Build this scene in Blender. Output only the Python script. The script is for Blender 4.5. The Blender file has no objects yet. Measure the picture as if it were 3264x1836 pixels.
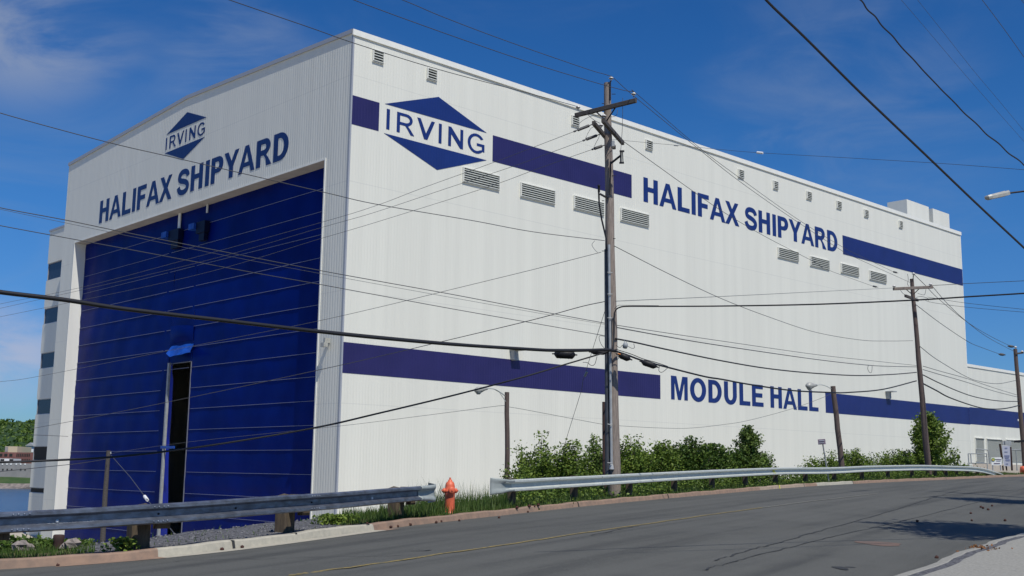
import bpy, math, random
import numpy as np
from mathutils import Matrix, Vector
from mathutils.geometry import tessellate_polygon
random.seed(7); RNG = np.random.default_rng(7)
scn = bpy.context.scene
C = scn.collection

# ------------------------------------------------------------------ camera
PW, PH, F = 3264, 1836, 3595.8
PITCH, ROLL = math.radians(9.196), math.radians(0.755)
ZE = 11.5                                     # eye height above the harbour
EYE = Vector((0, 0, ZE))
FW = Vector((0, math.cos(PITCH), math.sin(PITCH)))
_up = Vector((0, -math.sin(PITCH), math.cos(PITCH))); _rt = Vector((1, 0, 0))
RT = math.cos(ROLL) * _rt + math.sin(ROLL) * _up
UP = -math.sin(ROLL) * _rt + math.cos(ROLL) * _up
cd = bpy.data.cameras.new('camera'); cam = bpy.data.objects.new('camera', cd); C.objects.link(cam)
cd.sensor_width = 36; cd.lens = 36 * F / PW; cd.clip_start = 0.1; cd.clip_end = 8000
M = Matrix.Identity(4)
for i in range(3):
    M[i][0] = RT[i]; M[i][1] = UP[i]; M[i][2] = -FW[i]; M[i][3] = EYE[i]
cam.matrix_world = M; scn.camera = cam

# ------------------------------------------------------------------ sun, sky, exposure
SUN_EL = math.radians(56)
sun_h = Vector((0.475, -0.880, 0)).normalized()
SUNV = Vector((sun_h.x * math.cos(SUN_EL), sun_h.y * math.cos(SUN_EL), math.sin(SUN_EL)))
sd = bpy.data.lights.new('sun', 'SUN'); sd.energy = 4.4; sd.angle = math.radians(0.53); sd.color = (1, 0.955, 0.87)
so = bpy.data.objects.new('sun', sd); C.objects.link(so)
so.rotation_euler = SUNV.to_track_quat('Z', 'Y').to_euler(); so.location = (0, 0, 60)
scn.view_settings.view_transform = 'Standard'; scn.view_settings.look = 'None'
scn.view_settings.exposure = -0.09; scn.view_settings.gamma = 1
w = bpy.data.worlds.new('World'); scn.world = w; w.use_nodes = True
nt = w.node_tree; nt.nodes.clear()
def N(nt, t, **k):
    n = nt.nodes.new(t)
    for a, b in k.items(): setattr(n, a, b)
    return n
wo = N(nt, 'ShaderNodeOutputWorld'); bg = N(nt, 'ShaderNodeBackground')
sky = N(nt, 'ShaderNodeTexSky', sky_type='NISHITA', sun_disc=False)
sky.sun_elevation = SUN_EL; sky.sun_rotation = math.atan2(sun_h.x, sun_h.y)
sky.air_density = 1.0; sky.dust_density = 0.2; sky.ozone_density = 3.0; sky.altitude = 0
hsv = N(nt, 'ShaderNodeHueSaturation'); hsv.inputs['Saturation'].default_value = 1.30; hsv.inputs['Value'].default_value = 0.82
tint = N(nt, 'ShaderNodeMix', data_type='RGBA', blend_type='MULTIPLY'); tint.inputs[0].default_value = 1; tint.inputs[7].default_value = (.092, .117, .137, 1)
gam = N(nt, 'ShaderNodeGamma'); gam.inputs[1].default_value = 1.17
back = N(nt, 'ShaderNodeMix', data_type='RGBA', blend_type='MULTIPLY'); back.inputs[0].default_value = 1; back.inputs[7].default_value = (9.0, 9.0, 9.0, 1)
nt.links.new(sky.outputs[0], hsv.inputs['Color']); nt.links.new(hsv.outputs[0], tint.inputs[6]); nt.links.new(tint.outputs[2], gam.inputs[0]); nt.links.new(gam.outputs[0], back.inputs[6])
tc = N(nt, 'ShaderNodeTexCoord')
def wisps(scale, rot, lo, hi, amt, cdir=None, c0=0, c1=0, seed=0.0):
    mp = N(nt, 'ShaderNodeMapping'); mp.inputs['Scale'].default_value = scale; mp.inputs['Rotation'].default_value = rot; mp.inputs['Location'].default_value = (seed, seed * .7, 0)
    no = N(nt, 'ShaderNodeTexNoise'); no.inputs['Scale'].default_value = 1.3; no.inputs['Detail'].default_value = 8; no.inputs['Roughness'].default_value = 0.58; no.inputs['Distortion'].default_value = 0.8
    rp = N(nt, 'ShaderNodeValToRGB'); rp.color_ramp.elements[0].position = lo; rp.color_ramp.elements[1].position = hi; rp.color_ramp.interpolation = 'EASE'
    m1 = N(nt, 'ShaderNodeMath', operation='MULTIPLY'); m1.inputs[1].default_value = amt
    nt.links.new(tc.outputs['Generated'], mp.inputs[0]); nt.links.new(mp.outputs[0], no.inputs[0]); nt.links.new(no.outputs[0], rp.inputs[0]); nt.links.new(rp.outputs[0], m1.inputs[0])
    if cdir is None: return m1.outputs[0]
    dt = N(nt, 'ShaderNodeVectorMath', operation='DOT_PRODUCT'); dt.inputs[1].default_value = cdir
    nt.links.new(tc.outputs['Generated'], dt.inputs[0])
    mr = N(nt, 'ShaderNodeMapRange', interpolation_type='SMOOTHSTEP'); mr.inputs[1].default_value = c0; mr.inputs[2].default_value = c1
    nt.links.new(dt.outputs['Value'], mr.inputs[0]); m2 = N(nt, 'ShaderNodeMath', operation='MULTIPLY')
    nt.links.new(m1.outputs[0], m2.inputs[0]); nt.links.new(mr.outputs[0], m2.inputs[1]); return m2.outputs[0]
def skydir(px, py): return tuple((FW + (px - PW / 2) / F * RT - (py - PH / 2) / F * UP).normalized())
sx = N(nt, 'ShaderNodeSeparateXYZ'); nt.links.new(tc.outputs['Generated'], sx.inputs[0])
el = N(nt, 'ShaderNodeMapRange', interpolation_type='SMOOTHSTEP'); el.inputs[1].default_value = 0.0; el.inputs[2].default_value = 0.30; nt.links.new(sx.outputs[2], el.inputs[0])
lo = N(nt, 'ShaderNodeMix', data_type='RGBA'); lo.inputs[6].default_value = (.50, .62, .86, 1); lo.inputs[7].default_value = (1, 1, 1, 1); nt.links.new(el.outputs[0], lo.inputs[0])
hz_ = N(nt, 'ShaderNodeMix', data_type='RGBA', blend_type='MULTIPLY'); hz_.inputs[0].default_value = 1
nt.links.new(back.outputs[2], hz_.inputs[6]); nt.links.new(lo.outputs[2], hz_.inputs[7])
col = hz_.outputs[2]
for fac, cc in ((wisps((2.2, 5.0, 7.5), (0.3, 0.45, 0.2), .48, .90, .30), (2.7, 3.35, 4.4, 1)),
                (wisps((5, 5, 9), (.1, .5, .2), .30, .60, .62, skydir(60, -60), math.cos(.12), math.cos(.0), 3), (3.6, 4.0, 4.8, 1)),
                (wisps((6, 6, 12), (.1, .2, .2), .25, .60, .70, skydir(20, 1120), math.cos(.055), math.cos(.0), 5), (4.4, 4.6, 5.8, 1)),
                (wisps((4, 4, 14), (.2, .9, .4), .40, .75, .28, skydir(760, 200), math.cos(.08), math.cos(.02), 7), (2.9, 3.5, 4.6, 1)),
                (wisps((4, 4, 14), (.2, .6, .9), .42, .78, .22, skydir(2700, 420), math.cos(.15), math.cos(.02), 9), (2.9, 3.5, 4.6, 1))):
    mx = N(nt, 'ShaderNodeMix', data_type='RGBA'); mx.inputs[7].default_value = cc
    nt.links.new(fac, mx.inputs[0]); nt.links.new(col, mx.inputs[6]); col = mx.outputs[2]
nt.links.new(col, bg.inputs[0]); bg.inputs[1].default_value = 0.11
nt.links.new(bg.outputs[0], wo.inputs[0])

# ------------------------------------------------------------------ geometry of the view
def ray(px, py):
    return FW + (px - PW / 2) / F * RT - (py - PH / 2) / F * UP
def P(px, py, D):                             # world point seen at a photo pixel, D metres ahead
    d = ray(px, py); return EYE + d * (D / d.y)
# ------------------------------------------------------------------ materials
def princ(name, col=(.5, .5, .5), rough=.6, metal=0.0, spec=.5):
    m = bpy.data.materials.new(name); m.use_nodes = True
    b = m.node_tree.nodes['Principled BSDF']
    b.inputs['Base Color'].default_value = (*col, 1); b.inputs['Roughness'].default_value = rough
    b.inputs['Metallic'].default_value = metal; b.inputs['Specular IOR Level'].default_value = spec
    return m, m.node_tree, b
def noise(nt, scale, detail=4, rough=.55, sc=(1, 1, 1), coord='Object'):
    t = N(nt, 'ShaderNodeTexCoord'); mp = N(nt, 'ShaderNodeMapping'); mp.inputs['Scale'].default_value = sc
    n = N(nt, 'ShaderNodeTexNoise'); n.inputs['Scale'].default_value = scale; n.inputs['Detail'].default_value = detail
    n.inputs['Roughness'].default_value = rough
    nt.links.new(t.outputs[coord], mp.inputs[0]); nt.links.new(mp.outputs[0], n.inputs[0])
    return n.outputs[0]
def ramp(nt, fac, stops):
    r = N(nt, 'ShaderNodeValToRGB'); e = r.color_ramp.elements
    while len(e) < len(stops): e.new(0.5)
    for i, (p, c) in enumerate(stops):
        e[i].position = p; e[i].color = (*c, 1) if len(c) == 3 else c
    nt.links.new(fac, r.inputs[0]); return r.outputs[0]
def mixc(nt, fac, a, b, mode='MIX'):
    m = N(nt, 'ShaderNodeMix', data_type='RGBA', blend_type=mode)
    for s, v in ((0, fac), (6, a), (7, b)):
        if isinstance(v, (int, float)): m.inputs[s].default_value = v
        elif isinstance(v, tuple): m.inputs[s].default_value = (*v, 1)
        else: nt.links.new(v, m.inputs[s])
    return m.outputs[2]
def bump(nt, b, h, strength=.3, dist=.02):
    n = N(nt, 'ShaderNodeBump'); n.inputs['Strength'].default_value = strength; n.inputs['Distance'].default_value = dist
    nt.links.new(h, n.inputs['Height']); nt.links.new(n.outputs[0], b.inputs['Normal'])
def math_(nt, op, a, b=None):
    m = N(nt, 'ShaderNodeMath', operation=op)
    for i, v in enumerate((a, b)):
        if v is None: continue
        if isinstance(v, (int, float)): m.inputs[i].default_value = v
        else: nt.links.new(v, m.inputs[i])
    return m.outputs[0]
def noisy(name, c1, c2, scale=6, rough=.7, metal=0, bs=.2, bd=.01, sc=(1, 1, 1), lo=.35, hi=.65, spec=.4, detail=5):
    m, nt, b = princ(name, c1, rough, metal, spec)
    n = noise(nt, scale, detail, .6, sc)
    nt.links.new(ramp(nt, n, [(lo, c1), (hi, c2)]), b.inputs['Base Color'])
    if bs: bump(nt, b, n, bs, bd)
    return m
def siding(name, axis, period=.30, c=(.715, .71, .63), depth=.012):
    m, nt, b = princ(name, c, .45, 0, .35)
    t = N(nt, 'ShaderNodeTexCoord'); sp = N(nt, 'ShaderNodeSeparateXYZ'); nt.links.new(t.outputs['Object'], sp.inputs[0])
    a = sp.outputs[axis]; z = sp.outputs[2]
    fr = math_(nt, 'FRACT', math_(nt, 'DIVIDE', a, period))
    tri = math_(nt, 'ABSOLUTE', math_(nt, 'SUBTRACT', fr, .5))
    prof = math_(nt, 'MINIMUM', math_(nt, 'MULTIPLY', tri, 5.0), 1.0)
    bump(nt, b, prof, 1.0, depth)
    # weather streaks, one per sheet of cladding, and the laps between rows of sheets
    st = noise(nt, 1.0, 3, .6, (.9, .9, .02)); st2 = noise(nt, .06, 3, .5)
    rowf = math_(nt, 'FRACT', math_(nt, 'DIVIDE', math_(nt, 'ADD', z, 1.6), 9.1))
    lap = math_(nt, 'LESS_THAN', rowf, .008)
    col = ramp(nt, st, [(.3, tuple(v * .93 for v in c)), (.62, c)])
    drip = ramp(nt, noise(nt, 1.0, 4, .7, (2.6, 2.6, .035)), [(.62, (0, 0, 0)), (.78, (.22, .22, .22))])
    col = mixc(nt, drip, col, (.46, .45, .40))
    col = mixc(nt, ramp(nt, st2, [(.35, (0, 0, 0)), (.7, (.35, .35, .35))]), col, tuple(v * .92 for v in c))
    col = mixc(nt, math_(nt, 'MULTIPLY', lap, .16), col, (.25, .27, .28))
    nt.links.new(col, b.inputs['Base Color']); return m
def paint(name, c, axis, period=.30):
    m, nt, b = princ(name, c, .42, 0, .4)
    t = N(nt, 'ShaderNodeTexCoord'); sp = N(nt, 'ShaderNodeSeparateXYZ'); nt.links.new(t.outputs['Object'], sp.inputs[0])
    fr = math_(nt, 'FRACT', math_(nt, 'DIVIDE', sp.outputs[axis], period))
    tri = math_(nt, 'ABSOLUTE', math_(nt, 'SUBTRACT', fr, .5))
    bump(nt, b, math_(nt, 'MINIMUM', math_(nt, 'MULTIPLY', tri, 5.0), 1.0), 1.0, .012)
    n = noise(nt, .35, 4); nt.links.new(ramp(nt, n, [(.3, tuple(v * .88 for v in c)), (.7, tuple(v * 1.1 for v in c))]), b.inputs['Base Color'])
    return m
def foliage(name, dark, mid, light, tr=.25):
    m = bpy.data.materials.new(name); m.use_nodes = True; nt = m.node_tree; nt.nodes.clear()
    out = N(nt, 'ShaderNodeOutputMaterial'); b = N(nt, 'ShaderNodeBsdfPrincipled'); b.inputs['Roughness'].default_value = .55
    b.inputs['Specular IOR Level'].default_value = .3
    g = N(nt, 'ShaderNodeNewGeometry'); n = noise(nt, 1.1, 3)
    v = math_(nt, 'ADD', math_(nt, 'MULTIPLY', g.outputs['Random Per Island'], .6), math_(nt, 'MULTIPLY', n, .45))
    col = ramp(nt, v, [(.15, dark), (.5, mid), (.9, light)])
    nt.links.new(col, b.inputs['Base Color'])
    t = N(nt, 'ShaderNodeBsdfTranslucent'); nt.links.new(col, t.inputs[0])
    ms = N(nt, 'ShaderNodeMixShader'); ms.inputs[0].default_value = tr
    nt.links.new(b.outputs[0], ms.inputs[1]); nt.links.new(t.outputs[0], ms.inputs[2]); nt.links.new(ms.outputs[0], out.inputs[0])
    return m
MT = {}
MT['side'] = siding('white_siding_side', 0, depth=.010)
MT['front'] = siding('white_siding_front', 1, .36, depth=.018)
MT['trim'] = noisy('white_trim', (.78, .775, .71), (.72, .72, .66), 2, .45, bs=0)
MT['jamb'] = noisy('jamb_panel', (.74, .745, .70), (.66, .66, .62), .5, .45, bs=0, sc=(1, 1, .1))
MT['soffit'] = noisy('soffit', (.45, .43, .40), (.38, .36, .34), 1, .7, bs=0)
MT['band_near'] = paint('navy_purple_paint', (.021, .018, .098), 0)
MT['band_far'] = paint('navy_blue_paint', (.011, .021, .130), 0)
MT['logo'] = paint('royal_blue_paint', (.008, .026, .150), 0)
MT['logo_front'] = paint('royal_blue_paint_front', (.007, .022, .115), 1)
MT['roofing'] = noisy('grey_roofing', (.35, .36, .37), (.28, .29, .30), 1, .7)
MT['slat'] = noisy('grey_green_louvre', (.44, .455, .415), (.38, .395, .36), 4, .5, bs=0)
MT['dark'] = princ('dark_recess', (.02, .021, .02), .9)[0]
MT['glass'] = princ('window_glass', (.022, .032, .062), .25, 0, .2)[0]
MT['mullion'] = princ('window_mullion', (.32, .34, .38), .4)[0]
MT['concrete_panel'] = noisy('beige_plinth', (.50, .44, .36), (.42, .37, .31), 3, .8)
m, nt_, b = princ('blue_door_fabric', (.0035, .012, .125), .30, 0, .12); MT['door'] = m; b.inputs['IOR'].default_value = 1.10; b.inputs['Specular IOR Level'].default_value = .5
n_ = noise(nt_, .25, 4, .6, (1, 1, 1)); nt_.links.new(ramp(nt_, n_, [(.3, (.0008, .0075, .098)), (.7, (.0014, .012, .15))]), b.inputs['Base Color'])
bump(nt_, b, noise(nt_, .5, 3, .5, (1, 1, .6)), .15, .1)
MT['seam'] = princ('door_seam', (.16, .18, .30), .5)[0]
MT['tarp'] = noisy('blue_tarp', (.005, .045, .27), (.009, .07, .38), 1.3, .4, bs=.8, bd=.15)
MT['steel_post'] = noisy('grey_steel_post', (.33, .35, .36), (.25, .27, .28), 3, .5)
MT['wood'] = noisy('weathered_pole_wood', (.30, .25, .21), (.17, .14, .12), 9, .85, bs=.7, bd=.02, sc=(5, 5, .35))
MT['wood_dark'] = noisy('dark_pole_wood', (.13, .095, .08), (.075, .055, .05), 9, .85, bs=.6, bd=.02, sc=(5, 5, .35))
MT['arm'] = noisy('crossarm_wood', (.085, .075, .068), (.05, .045, .042), 8, .85, bs=.4, bd=.01, sc=(1, 1, 3))
MT['post_wood'] = noisy('guardrail_post_wood', (.12, .09, .055), (.06, .045, .033), 7, .85, bs=.5, bd=.01, sc=(3, 3, .5))
MT['rust'] = noisy('rusty_brown_steel', (.055, .027, .022), (.035, .02, .018), 8, .8)
MT['black'] = princ('black_cable', (.012, .012, .014), .55)[0]
MT['closure'] = noisy('black_plastic', (.010, .010, .012), (.016, .016, .019), 9, .5, bs=.2, spec=.25)
MT['wire'] = princ('wire_grey', (.10, .105, .11), .45, .3)[0]
MT['wire_dark'] = princ('wire_dark', (.055, .057, .062), .55)[0]
MT['porcelain'] = princ('porcelain', (.62, .60, .56), .2)[0]
MT['brown_glaze'] = princ('brown_glaze', (.05, .025, .02), .25)[0]
MT['conduit'] = noisy('grey_conduit', (.42, .43, .42), (.34, .35, .35), 5, .45, .2, bs=0)
MT['dark_conduit'] = noisy('dark_conduit', (.07, .075, .085), (.05, .053, .06), 5, .5, bs=0)
MT['galv'] = noisy('galvanised_steel', (.56, .59, .55), (.46, .49, .46), 7, .5, .12, bs=.15, bd=.01)
MT['galv_old'] = noisy('old_blueish_steel', (.22, .25, .31), (.12, .13, .155), 5, .33, .6, bs=.35, bd=.015, sc=(1, 1, 2))
MT['terminal'] = noisy('dull_grey_terminal', (.36, .39, .37), (.30, .33, .31), 5, .6, .2, bs=.15)
MT['white'] = princ('white_paint', (.78, .78, .76), .5)[0]
MT['yellow'] = princ('yellow_spray', (.62, .60, .08), .7)[0]
m, nt_, b = princ('hydrant_orange', (.7, .13, .05), .5); MT['hydrant'] = m
_c = ramp(nt_, noise(nt_, 7, 5), [(.35, (.62, .10, .04)), (.65, (.72, .16, .075))])
nt_.links.new(mixc(nt_, ramp(nt_, noise(nt_, 26, 6, .7), [(.66, (0, 0, 0)), (.70, (1, 1, 1))]), _c, (.14, .05, .035)), b.inputs['Base Color'])
MT['lamp'] = noisy('lamp_housing', (.42, .42, .38), (.34, .34, .31), 6, .45, .1, bs=0)
MT['lens'] = princ('lamp_lens', (.30, .31, .30), .2)[0]
MT['sign'] = noisy('purple_grey_sign', (.16, .12, .16), (.22, .17, .21), 14, .5, bs=0)
MT['leaf1'] = foliage('leaf_mid_green', (.055, .10, .012), (.125, .195, .026), (.25, .33, .06))
MT['leaf2'] = foliage('leaf_dark_green', (.032, .070, .011), (.075, .135, .020), (.16, .23, .04))
MT['leaf3'] = foliage('leaf_olive', (.05, .09, .016), (.11, .17, .03), (.20, .27, .07))
MT['grass'] = foliage('grass_blade', (.028, .06, .010), (.055, .11, .018), (.14, .18, .05), .2)
MT['bark'] = noisy('bark', (.10, .075, .055), (.06, .045, .035), 12, .9, bs=.5)
MT['cone'] = noisy('brown_cone', (.085, .03, .02), (.04, .018, .014), 40, .8)

# ------------------------------------------------------------------ mesh builder
class MB:
    def __init__(s): s.v = []; s.f = []; s.mi = []; s.sm = []
    def add(s, vs, fs, mi=0, smooth=False):
        o = len(s.v); s.v += [tuple(v) for v in vs]
        for f in fs: s.f.append([i + o for i in f]); s.mi.append(mi); s.sm.append(smooth)
        return s
    def box(s, a, b, mi=0):
        x0, y0, z0 = [min(p, q) for p, q in zip(a, b)]; x1, y1, z1 = [max(p, q) for p, q in zip(a, b)]
        vs = [(x0, y0, z0), (x1, y0, z0), (x1, y1, z0), (x0, y1, z0), (x0, y0, z1), (x1, y0, z1), (x1, y1, z1), (x0, y1, z1)]
        return s.add(vs, [(0, 3, 2, 1), (4, 5, 6, 7), (0, 1, 5, 4), (1, 2, 6, 5), (2, 3, 7, 6), (3, 0, 4, 7)], mi)
    def beam(s, p, q, wd, ht, up=(0, 0, 1), mi=0, bev=0):       # rectangular bar from p to q
        p, q, up = Vector(p), Vector(q), Vector(up); d = (q - p).normalized()
        r = d.cross(up).normalized(); u = r.cross(d).normalized()
        c = min(wd, ht) * .12
        prof = [(-wd/2 + c, -ht/2), (wd/2 - c, -ht/2), (wd/2, -ht/2 + c), (wd/2, ht/2 - c), (wd/2 - c, ht/2), (-wd/2 + c, ht/2), (-wd/2, ht/2 - c), (-wd/2, -ht/2 + c)]
        vs = [e + r * a + u * b_ for e in (p, q) for a, b_ in prof]
        k = 8
        fs = [(i, (i + 1) % k, k + (i + 1) % k, k + i) for i in range(k)] + [tuple(range(k))[::-1], tuple(range(k, 2 * k))]
        return s.add(vs, fs, mi)
    def tube(s, pts, r, n=8, mi=0, cap=True, smooth=True):
        pts = [Vector(p) for p in pts]; rs = r if isinstance(r, (list, tuple)) else [r] * len(pts)
        vs = []; u = None
        for i, p in enumerate(pts):
            d = (pts[min(i + 1, len(pts) - 1)] - pts[max(i - 1, 0)]).normalized()
            if u is None: u = d.orthogonal().normalized()
            u = (u - d * u.dot(d)).normalized(); v = d.cross(u)
            for k in range(n):
                a = 2 * math.pi * k / n; vs.append(p + (u * math.cos(a) + v * math.sin(a)) * rs[i])
        fs = [(i * n + k, i * n + (k + 1) % n, (i + 1) * n + (k + 1) % n, (i + 1) * n + k) for i in range(len(pts) - 1) for k in range(n)]
        s.add(vs, fs, mi, smooth)
        if cap: s.add([vs[k] for k in range(n)] + [vs[(len(pts) - 1) * n + k] for k in range(n)], [tuple(range(n))[::-1], tuple(range(n, 2 * n))], mi)
        return s
    def lathe(s, c, prof, n=20, axis=(0, 0, 1), mi=0):          # prof: (radius, distance along axis)
        a = Vector(axis).normalized(); u = a.orthogonal().normalized(); v = a.cross(u); c = Vector(c)
        vs = [c + a * h + (u * math.cos(2 * math.pi * k / n) + v * math.sin(2 * math.pi * k / n)) * max(r, 1e-4) for r, h in prof for k in range(n)]
        fs = [(i * n + k, i * n + (k + 1) % n, (i + 1) * n + (k + 1) % n, (i + 1) * n + k) for i in range(len(prof) - 1) for k in range(n)]
        s.add(vs, fs, mi, True)
        return s.add([vs[k] for k in range(n)] + [vs[(len(prof) - 1) * n + k] for k in range(n)], [tuple(range(n))[::-1], tuple(range(n, 2 * n))], mi)
    def build(s, name, mats, parent=None, loc=None):
        me = bpy.data.meshes.new(name)
        if loc is not None:
            L = Vector(loc); vv = [(v[0] - L.x, v[1] - L.y, v[2] - L.z) for v in s.v]
        else: vv = s.v
        me.from_pydata(vv, [], s.f)
        for m in (mats if isinstance(mats, (list, tuple)) else [mats]): me.materials.append(MT[m] if isinstance(m, str) else m)
        me.polygons.foreach_set('material_index', s.mi); me.polygons.foreach_set('use_smooth', s.sm); me.update()
        o = bpy.data.objects.new(name, me); C.objects.link(o)
        if parent: o.parent = parent
        if loc is not None and not parent: o.location = loc
        return o
def tag(o, label=None, cat=None, group=None, kind=None):
    if label: o['label'] = label
    if cat: o['category'] = cat
    if group: o['group'] = group
    if kind: o['kind'] = kind
    return o
def empty(name, loc=(0, 0, 0), rz=0):
    o = bpy.data.objects.new(name, None); C.objects.link(o); o.location = loc; o.rotation_euler = (0, 0, rz); o.empty_display_size = .3
    return o
class Rel:                                     # world-space builder for a part under an unrotated empty
    pass
def part(mb, name, mats, root):                # world coordinates -> child of an unrotated Empty
    L = root.location; mb.v = [(v[0] - L.x, v[1] - L.y, v[2] - L.z) for v in mb.v]
    return mb.build(name, mats, root)
def subpart(mb, name, mats, root, par):        # sub-part: child of a part whose own origin is the root's
    L = root.location; mb.v = [(v[0] - L.x, v[1] - L.y, v[2] - L.z) for v in mb.v]
    return mb.build(name, mats, par)
def struct(o): o['kind'] = 'structure'; return o
def smooth(pts, n=12):                         # Catmull-Rom
    pts = [Vector(p) for p in pts]; q = [2 * pts[0] - pts[1]] + pts + [2 * pts[-1] - pts[-2]]; out = []
    for i in range(1, len(q) - 2):
        a, b_, c, d = q[i - 1:i + 3]
        for k in range(n):
            t = k / n
            out.append(.5 * ((2 * b_) + (c - a) * t + (2 * a - 5 * b_ + 4 * c - d) * t * t + (3 * b_ - a - 3 * c + d) * t ** 3))
    return out + [pts[-1]]

# ------------------------------------------------------------------ road line (far kerb) measured along the street
K = [(0,1791,16.3),(260,1777,16.55),(400,1766,16.9),(640,1740,17.75),(880,1708,19.4),(1080,1682,21.2),(1240,1662,22.9),(1500,1636,26.2),
     (1750,1610,29.9),(1900,1595,32.6),(2100,1578,36.3),(2300,1562,41.5),(2500,1546,48.0),(2650,1537,53),(2850,1528,60),(3050,1520.5,68),(3264,1512.5,78)]
kp = [P(*k) for k in K]
a0 = kp[0]
kerb_pts = [Vector((a0.x - 60, a0.y - 20, a0.z - 2.5)), Vector((a0.x - 25, a0.y - 7.5, a0.z - 1.1)), Vector((a0.x - 8, a0.y - 1.7, a0.z - .38)), Vector((a0.x - 2.5, a0.y - .35, a0.z - .11))] + kp
b0 = kp[-1]; kerb_pts += [Vector((b0.x + 16, b0.y + 19, b0.z + .2)), Vector((b0.x + 50, b0.y + 60, b0.z + .6)), Vector((b0.x + 160, b0.y + 180, b0.z + 1.0))]
KL = smooth(kerb_pts, 14)
_a = np.array([tuple(p) for p in KL]); _u = np.concatenate([[0], np.cumsum(np.linalg.norm(np.diff(_a, axis=0), axis=1))])
_t = np.concatenate([np.arange(0, 160, .8), np.arange(160, _u[-1], 4)])
KL = [Vector((np.interp(t, _u, _a[:, 0]), np.interp(t, _u, _a[:, 1]), np.interp(t, _u, _a[:, 2]))) for t in _t]
for _ in range(10):
    KL = [KL[0]] + [(KL[i - 1] + 2 * KL[i] + KL[i + 1]) / 4 for i in range(1, len(KL) - 1)] + [KL[-1]]
KA = np.array([tuple(p) for p in KL])
KT = np.gradient(KA[:, :2], axis=0); KT /= np.linalg.norm(KT, axis=1)[:, None]
KN = np.stack([-KT[:, 1], KT[:, 0]], 1)        # left of travel = away from the camera
KU = np.concatenate([[0], np.cumsum(np.linalg.norm(np.diff(KA[:, :2], axis=0), axis=1))])
def near(x, y):
    A = KA[:-1, :2]; B = KA[1:, :2]; d = B - A; L2 = (d ** 2).sum(1)
    p = np.array([x, y]); t = np.clip(((p - A) * d).sum(1) / L2, 0, 1); q = A + d * t[:, None]; r = p - q
    i = int(np.argmin((r ** 2).sum(1))); dist = math.hypot(*r[i]); s = 1 if (d[i][0] * r[i][1] - d[i][1] * r[i][0]) > 0 else -1
    z = KA[i, 2] + (KA[i + 1, 2] - KA[i, 2]) * t[i]; u = KU[i] + math.sqrt(L2[i]) * t[i]
    return s * dist, z, u
KH = .13
def rw(u): return 10.1 + min(max(0, u - 67.5), 30) * .155
def z_road(d, zk, RW=10.4):                             # d negative: across the street towards the camera
    q = min(-d, RW) / RW
    return zk - KH + .10 * math.sin(math.pi * q) - .07 * q
def ground_z(x, y):
    d, zk, u = near(x, y)
    if d < 0: return z_road(d, zk) if d > -rw(u) else z_road(-rw(u), zk) + .12
    if d < 2.3: return zk - .02
    return max(zk - .02 - (d - 2.3) * .62, YARD)
def uv_pt(u, d, dz=0):
    i = int(np.clip(np.searchsorted(KU, u) - 1, 0, len(KU) - 2)); t = (u - KU[i]) / (KU[i + 1] - KU[i])
    p = KA[i] * (1 - t) + KA[i + 1] * t; n = KN[i] * (1 - t) + KN[i + 1] * t
    return Vector((p[0] + n[0] * d, p[1] + n[1] * d, p[2] + dz))
def hit(px, py, fn=None):                      # where the view ray meets the ground
    d = ray(px, py); d = d / d.y; t = 8.0
    while t < 200:
        q = EYE + d * t
        if q.z < (fn or ground_z)(q.x, q.y): break
        t += .15
    return EYE + d * (t - .07)
import functools
@functools.lru_cache(None)
def u_of_px(px):                               # station of the kerb seen at a given column
    best = None
    for i in range(len(KA)):
        v = Vector(KA[i]) - EYE; zc = v.dot(FW)
        if zc < 5: continue
        x = PW / 2 + F * v.dot(RT) / zc
        if best is None or abs(x - px) < best[0]: best = (abs(x - px), KU[i])
    return best[1]
YARD = ZE - 8.67
def px_of(p):
    v = Vector(p) - EYE; return PW / 2 + F * v.dot(RT) / max(v.dot(FW), .1)

# ------------------------------------------------------------------ setting: ground, road, kerbs, pavement, water, far shore
def asphalt():
    m, nt, b = princ('asphalt', (.09, .095, .095), .85, 0, .3)
    fine = noise(nt, 55, 3, .7); big = noise(nt, .35, 4, .6, (1, 1, 1)); lane = noise(nt, .9, 5, .6, (1, 1, 1))
    c = ramp(nt, fine, [(.30, (.042, .043, .038)), (.5, (.074, .075, .067)), (.70, (.140, .142, .128))])
    c = mixc(nt, ramp(nt, big, [(.38, (0, 0, 0)), (.62, (.45, .45, .45))]), c, (.102, .103, .093))
    c = mixc(nt, ramp(nt, lane, [(.52, (0, 0, 0)), (.68, (.5, .5, .5))]), c, (.054, .055, .051))
    t_ = N(nt, 'ShaderNodeTexCoord'); mp_ = N(nt, 'ShaderNodeMapping', vector_type='TEXTURE'); mp_.inputs['Rotation'].default_value = (0, 0, math.radians(60)); mp_.inputs['Scale'].default_value = (14, .55, 1)
    sn = N(nt, 'ShaderNodeTexNoise'); sn.inputs['Scale'].default_value = 1.0; sn.inputs['Detail'].default_value = 4
    nt.links.new(t_.outputs['Object'], mp_.inputs[0]); nt.links.new(mp_.outputs[0], sn.inputs[0])
    c = mixc(nt, ramp(nt, sn.outputs[0], [(.40, (0, 0, 0)), (.62, (.55, .55, .55))]), c, (.110, .111, .100))
    c = mixc(nt, ramp(nt, sn.outputs[0], [(.32, (.5, .5, .5)), (.44, (0, 0, 0))]), c, (.048, .049, .047))
    nt.links.new(c, b.inputs['Base Color']); bump(nt, b, fine, .5, .01); return m
MT['asphalt'] = asphalt()
MT['tar'] = princ('crack_tar', (.028, .029, .029), .8)[0]
MT['kerb_old'] = noisy('kerb_brown', (.30, .20, .14), (.22, .155, .115), 6, .85, bs=.5, bd=.02)
MT['kerb_new'] = noisy('kerb_pale', (.43, .40, .32), (.35, .33, .27), 9, .85, bs=.4, bd=.01)
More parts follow.
